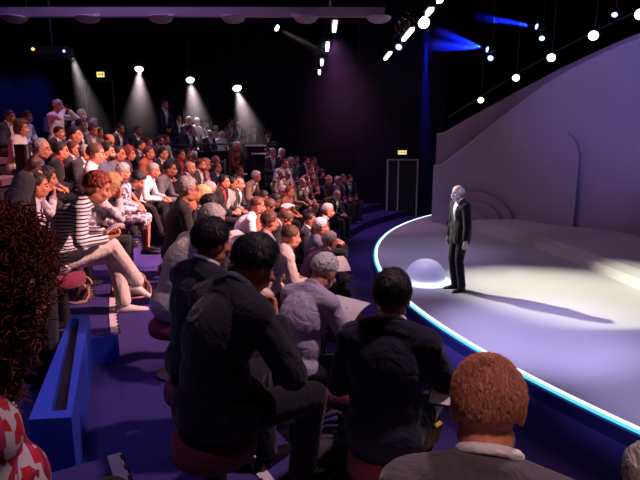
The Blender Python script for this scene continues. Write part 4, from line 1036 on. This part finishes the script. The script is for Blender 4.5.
nb = empty('notepad', (.585, 2.38, 1.405), -.35); nb.rotation_euler = (RAD(40), 0, -.35); tag(nb, 'small white notepad in a black cover, held low beside the navy suit', 'notepad')
obj('cover', Sh().box((0, 0, -.006), (.055, .075, .005)), BLACKM, nb); obj('pages', Sh().box((0, 0, .003), (.05, .07, .005)), PAPER, nb)
yf = obj('folder', Sh().box((0, 0, .11), (.012, .075, .06)), cloth('yellow_card', (.62, .42, .05), 30, .25)); yf.location = (.555, 2.52, .98); yf.rotation_euler = (0, RAD(12), -.8); tag(yf, 'yellow folder propped beside the navy-suited man', 'folder')

# black bag on the lower step
def bag():
    root = empty('shoulder_bag', (.09, 2.73, ROW(0)[1]), -.15); tag(root, 'black soft shoulder bag with a loose strap, standing at the hunched man\'s feet', 'bag')
    LEA = cloth('bag_nylon', (.055, .042, .050), 90, .3, .6)
    s = Sh(); n = 22; rings = []
    for i in range(13):
        z = i/12; w = .205 + .02*math.sin(z*math.pi) - .045*max(0, z - .7)*2; d = .085 + .03*math.sin(z*math.pi*.9) - .06*max(0, z - .6)*1.6
        if i == 0: w -= .02; d -= .02
        rings.append([(math.copysign(abs(math.cos(q))**.45, math.cos(q))*w, math.copysign(abs(math.sin(q))**.55, math.sin(q))*d + .012*noise.noise(V((q*2, z*4, 1))), .27*z + (.012*math.sin(q*3) if i == 12 else 0)) for q in [2*math.pi*k/n for k in range(n)]])
    s.grid(rings); obj('bag_body', s, LEA, root, smooth=True)
    f = Sh(); rings = []
    for i in range(9):
        t = i/8; y = -.04 - .085*math.sin(min(1, t*1.6)*math.pi/2); z = .285 - .15*t
        rings.append([(x, y - .012*math.sin((x + .19)*8), z) for x in (-.185, -.09, 0, .09, .185)] + [(x, y + .012, z) for x in (.185, .09, 0, -.09, -.185)])
    f.grid(rings); obj('flap', f, LEA, root, smooth=True)
    st = Sh()
    st.tube([(-.16, .02, .27), (-.10, .05, .36), (.0, .06, .40), (.10, .05, .37), (.17, .02, .28), (.215, -.02, .15), (.225, -.06, .03), (.20, -.10, .012)], .014); obj('carry_strap', st, LEA, root, smooth=True)
    st = Sh().tube([(-.12, -.03, .28), (-.06, .0, .345), (.04, .01, .35), (.12, -.03, .28)], .010); obj('handle', st, LEA, root, smooth=True)
    obj('buckle', Sh().tube([(.205 + .018*math.cos(a), -.085, .05 + .026*math.sin(a)) for a in [2*math.pi*k/12 for k in range(13)]], .005, 6), STEEL, root, smooth=True)
bag()
def handbag(loc, rz, label, w):
    root = empty('handbag', loc, rz); tag(root, label, 'handbag', 'handbags on the step by the striped woman')
    TAN = cloth('tan_leather_' + str(w), (.42, .20, .12), 60, .25, .5); DK = cloth('bag_dark', (.10, .05, .05), 60, .3, .6)
    s = Sh(); rings = []
    for i in range(7):
        z = i/6; ww = w*(.5 - .06*z); d = .07*(1 - .5*z)
        rings.append([(math.copysign(abs(math.cos(q))**.6, math.cos(q))*ww, math.copysign(abs(math.sin(q))**.7, math.sin(q))*d, .13*z) for q in [2*math.pi*k/18 for k in range(18)]])
    obj('bag_body', s.grid(rings), DK, root, smooth=True)
    for y in (-.05, .05):
        obj('handle', Sh().tube([(w*.40*math.cos(a), y*1.2, .12 + .09*math.sin(a)) for a in [math.pi*k/10 for k in range(11)]], .011, 6), TAN, root, smooth=True)
    obj('loose_strap', Sh().tube([(w*.44, -.03, .12), (w*.52, -.07, .06), (w*.50, -.12, .012), (w*.3, -.17, .01), (w*.05, -.18, .01), (-w*.3, -.12, .012), (-w*.42, -.04, .07), (-w*.40, -.02, .12)], .010, 6), TAN, root, smooth=True)
handbag((-2.24, 4.72, Z2), -.1, 'brown handbag with tan straps to the near side of the striped woman\'s stool', .30)
handbag((-1.80, 4.86, Z2), .35, 'brown handbag with looping tan straps on the platform by the striped woman\'s feet', .36)

# small camera in the hands of the standing photographer, phone of the tall row-end man
for k, (o, J, s, rz, p) in hold.items():
    if 'raising a small camera' in k:
        m = M.Translation(p) @ M.Rotation(rz, 4, 'Z') @ M.Scale(s, 4); c = m @ (J['hc'] + V((0, .20, -.01)))
        cam = empty('compact_camera', tuple(c), rz); tag(cam, 'small camera raised to the face of the standing photographer', 'camera')
        obj('camera_body', Sh().box((0, 0, 0), (.055, .02, .035)), BLACKM, cam); obj('lens', Sh().tcap((0, .02, 0), (0, .05, 0), .024, .022), BLACKM, cam)

# ------------------------------------------------------------------ fine hair on the nearest heads
def strands(o, J, style, n, L, w, mat, seed, curl=0, droop=.0, down=.6):
    base = hair_mesh(style, seed, True); r = random.Random(seed + 50); base.calc_loop_triangles(); tris = base.loop_triangles
    vs = base.vertices; sh = Sh(); c0 = V((0, -.012, .032)); areas = [t.area for t in tris]
    for t in r.choices(tris, weights=areas, k=n):
        a, b = r.random(), r.random()
        if a + b > 1: a, b = 1 - a, 1 - b
        p0, p1, p2 = (vs[i].co for i in t.vertices); p = p0 + (p1 - p0)*a + (p2 - p0)*b
        d = (p - c0).normalized(); whorl = V((0, -.045, .13)); tn = (p - whorl); tn = (tn - d*tn.dot(d))
        tn = tn.normalized() if tn.length > 1e-5 else d.orthogonal()
        side = d.cross(tn).normalized(); le = L*r.uniform(.6, 1.2); g = (d*(1 - down) + tn*down + side*r.uniform(-.3, .3)).normalized()
        if curl:
            ph = r.random()*6.28; pts = []
            cr_ = r.uniform(.008, .016)*curl; dirn = (d*.8 + V((r.uniform(-.4, .4), r.uniform(-.4, .4), r.uniform(-.9, .2)))).normalized(); u = dirn.orthogonal().normalized(); v = dirn.cross(u)
            for k in range(9): q = ph + k*1.15; pts.append(p - d*.01 + dirn*(le*k/8) + (u*math.cos(q) + v*math.sin(q))*cr_)
            sh.tube(pts, [w*(1 - .06*k) for k in range(9)], 4)
        else:
            q = p + g*le*.55 + d*.001; e = p + (g + V((0, 0, -droop)) - d*.12).normalized()*le
            b0 = len(sh.v); sw = side*w
            sh.v += [tuple(p - sw), tuple(p + sw), tuple(q + sw*.8), tuple(q - sw*.8), tuple(e)]; sh.f += [(b0, b0+1, b0+2, b0+3), (b0+3, b0+2, b0+4)]
    hm = M.Translation(J['hc']) @ J['HR'].to_4x4()
    h = obj('hair_strands', sh, mat, o, smooth=True); h.matrix_local = hm
for k, (o, J, s, rz, p) in hold.items():
    if 'short reddish hair' in k: strands(o, J, 'crop', 9000, .010, .0006, hr('red'), 3, down=.55)
    elif 'curly hair' in k: strands(o, J, 'curly', 4200, .055, .0022, hr('auburn'), 5, curl=.75)
    elif 'swept hair' in k or 'sitting upright behind' in k or 'navy suit seen from behind' in k: strands(o, J, 'thick', 5000, .028, .0008, hr('black'), 6, down=.88)

# ------------------------------------------------------------------ light
PINK = (1, .50, .50)
spot((4.5, 6.5, 6.8), (-1.9, 8.8, 1.4), 10800, PINK, 40, .8, .2, 'audience_key')
spot((4.0, 14.5, 6.5), (-1.5, 12.5, 1.8), 3000, PINK, 44, .8, .2, 'audience_far_key')
spot((5.5, 4.5, 6.2), (-2.6, 5.4, 1.9), 6200, (1, .52, .50), 34, .7, .2, 'audience_near_key')
spot((-.5, 6.0, 7.6), (-2.2, 7.6, 1.6), 300, (1, .45, .5), 70, .9, .4, 'audience_top')
spot((-11.5, 6, 4.6), (-4, 9.5, 2), 420, (1, .05, .07), 50, .9, .4, 'red_fill')
spot((2.4, 3.0, 7.2), (.2, 2.4, 1.6), 900, (1, .64, .76), 44, .8, .2, 'near_top')
spot((-1.0, 1.4, 6.5), (-1.42, 2.95, 1.0), 110, (.24, .26, 1), 17, .8, .2, 'aisle_blue')
spot((.6, 6.0, 7.0), (.8, 6.5, .2), 50, (.12, .14, 1), 70, .8, .3, 'floor_blue')
spot((-4.1, 14.0, 8.05), (4.5, 7.9, .15), 13500, (1, .97, .78), 19, 1.0, .05, 'stage_pool')
spot((-1.0, 3.0, 7.0), (2.75, 6.5, .15), 4000, (.56, .48, 1), 22, .9, .2, 'stage_wash')
spot((0, 1.5, 7.6), (3.7, 4.7, .15), 2100, (.56, .48, 1), 20, .9, .2, 'stage_wash')
spot((-1.0, 9.0, 7.6), (2.2, 11.4, .15), 800, (.56, .48, 1), 26, .9, .2, 'stage_wash')
spot((1.2, 5.0, 7.9), (7.2, 12.4, 4.2), 1500, (.30, .23, .88), 38, .9, .4, 'backdrop_wash')
spot((2.5, 2.0, 7.9), (8.4, 10.6, 4.4), 800, (.30, .24, .88), 36, .9, .4, 'backdrop_wash')
spot((1.2, 9.6, 7.6), (2.0, 9.1, .15), 700, (.62, .60, 1), 20, .8, .2, 'dome_wash')
spot((-.6, 5.5, 5.6), (2.25, 8.42, 1.7), 700, (.55, .50, 1), 8, .8, .1, 'speaker_face')
spot((.3, -1.6, 6.8), (.55, 1.15, 1.9), 560, (1, .62, .64), 14, .9, .15, 'near_back')
spot((-1.9, 1.2, 7.6), (-1.05, 2.6, 1.0), 170, (.62, .45, 1), 26, .9, .2, 'aisle_top')
spot((-4, 10.3, 7.8), (-3.6, 11.0, 4.9), 550, (.5, .28, .8), 140, .8, .2, 'beam_purple')
spot((-9.5, 19.5, 6.4), (-11.9, 21.8, 3.7), 900, (.06, .10, 1), 40, .9, .2, 'blue_corner')
w = bpy.data.worlds.new('world'); bpy.context.scene.world = w; w.use_nodes = True
w.node_tree.nodes['Background'].inputs[0].default_value = (.0, .0, .0, 1)

# ------------------------------------------------------------------ camera
cam = bpy.data.cameras.new('camera'); co = bpy.data.objects.new('camera', cam); COL.objects.link(co)
co.location = (0, 0, 2.6); cam.sensor_fit = 'HORIZONTAL'; cam.angle = 2*math.atan(320/532); cam.clip_start = .05
co.rotation_euler = (math.pi/2 - math.atan(102/532), 0, 0)
sc = bpy.context.scene; sc.camera = co
sc.view_settings.view_transform = 'Standard'; sc.view_settings.look = 'None'; sc.view_settings.gamma = 1; sc.view_settings.exposure = 0
sc.view_settings.use_curve_mapping = False
sc.cycles.use_denoising = True; sc.cycles.max_bounces = 6; sc.cycles.sample_clamp_indirect = 6
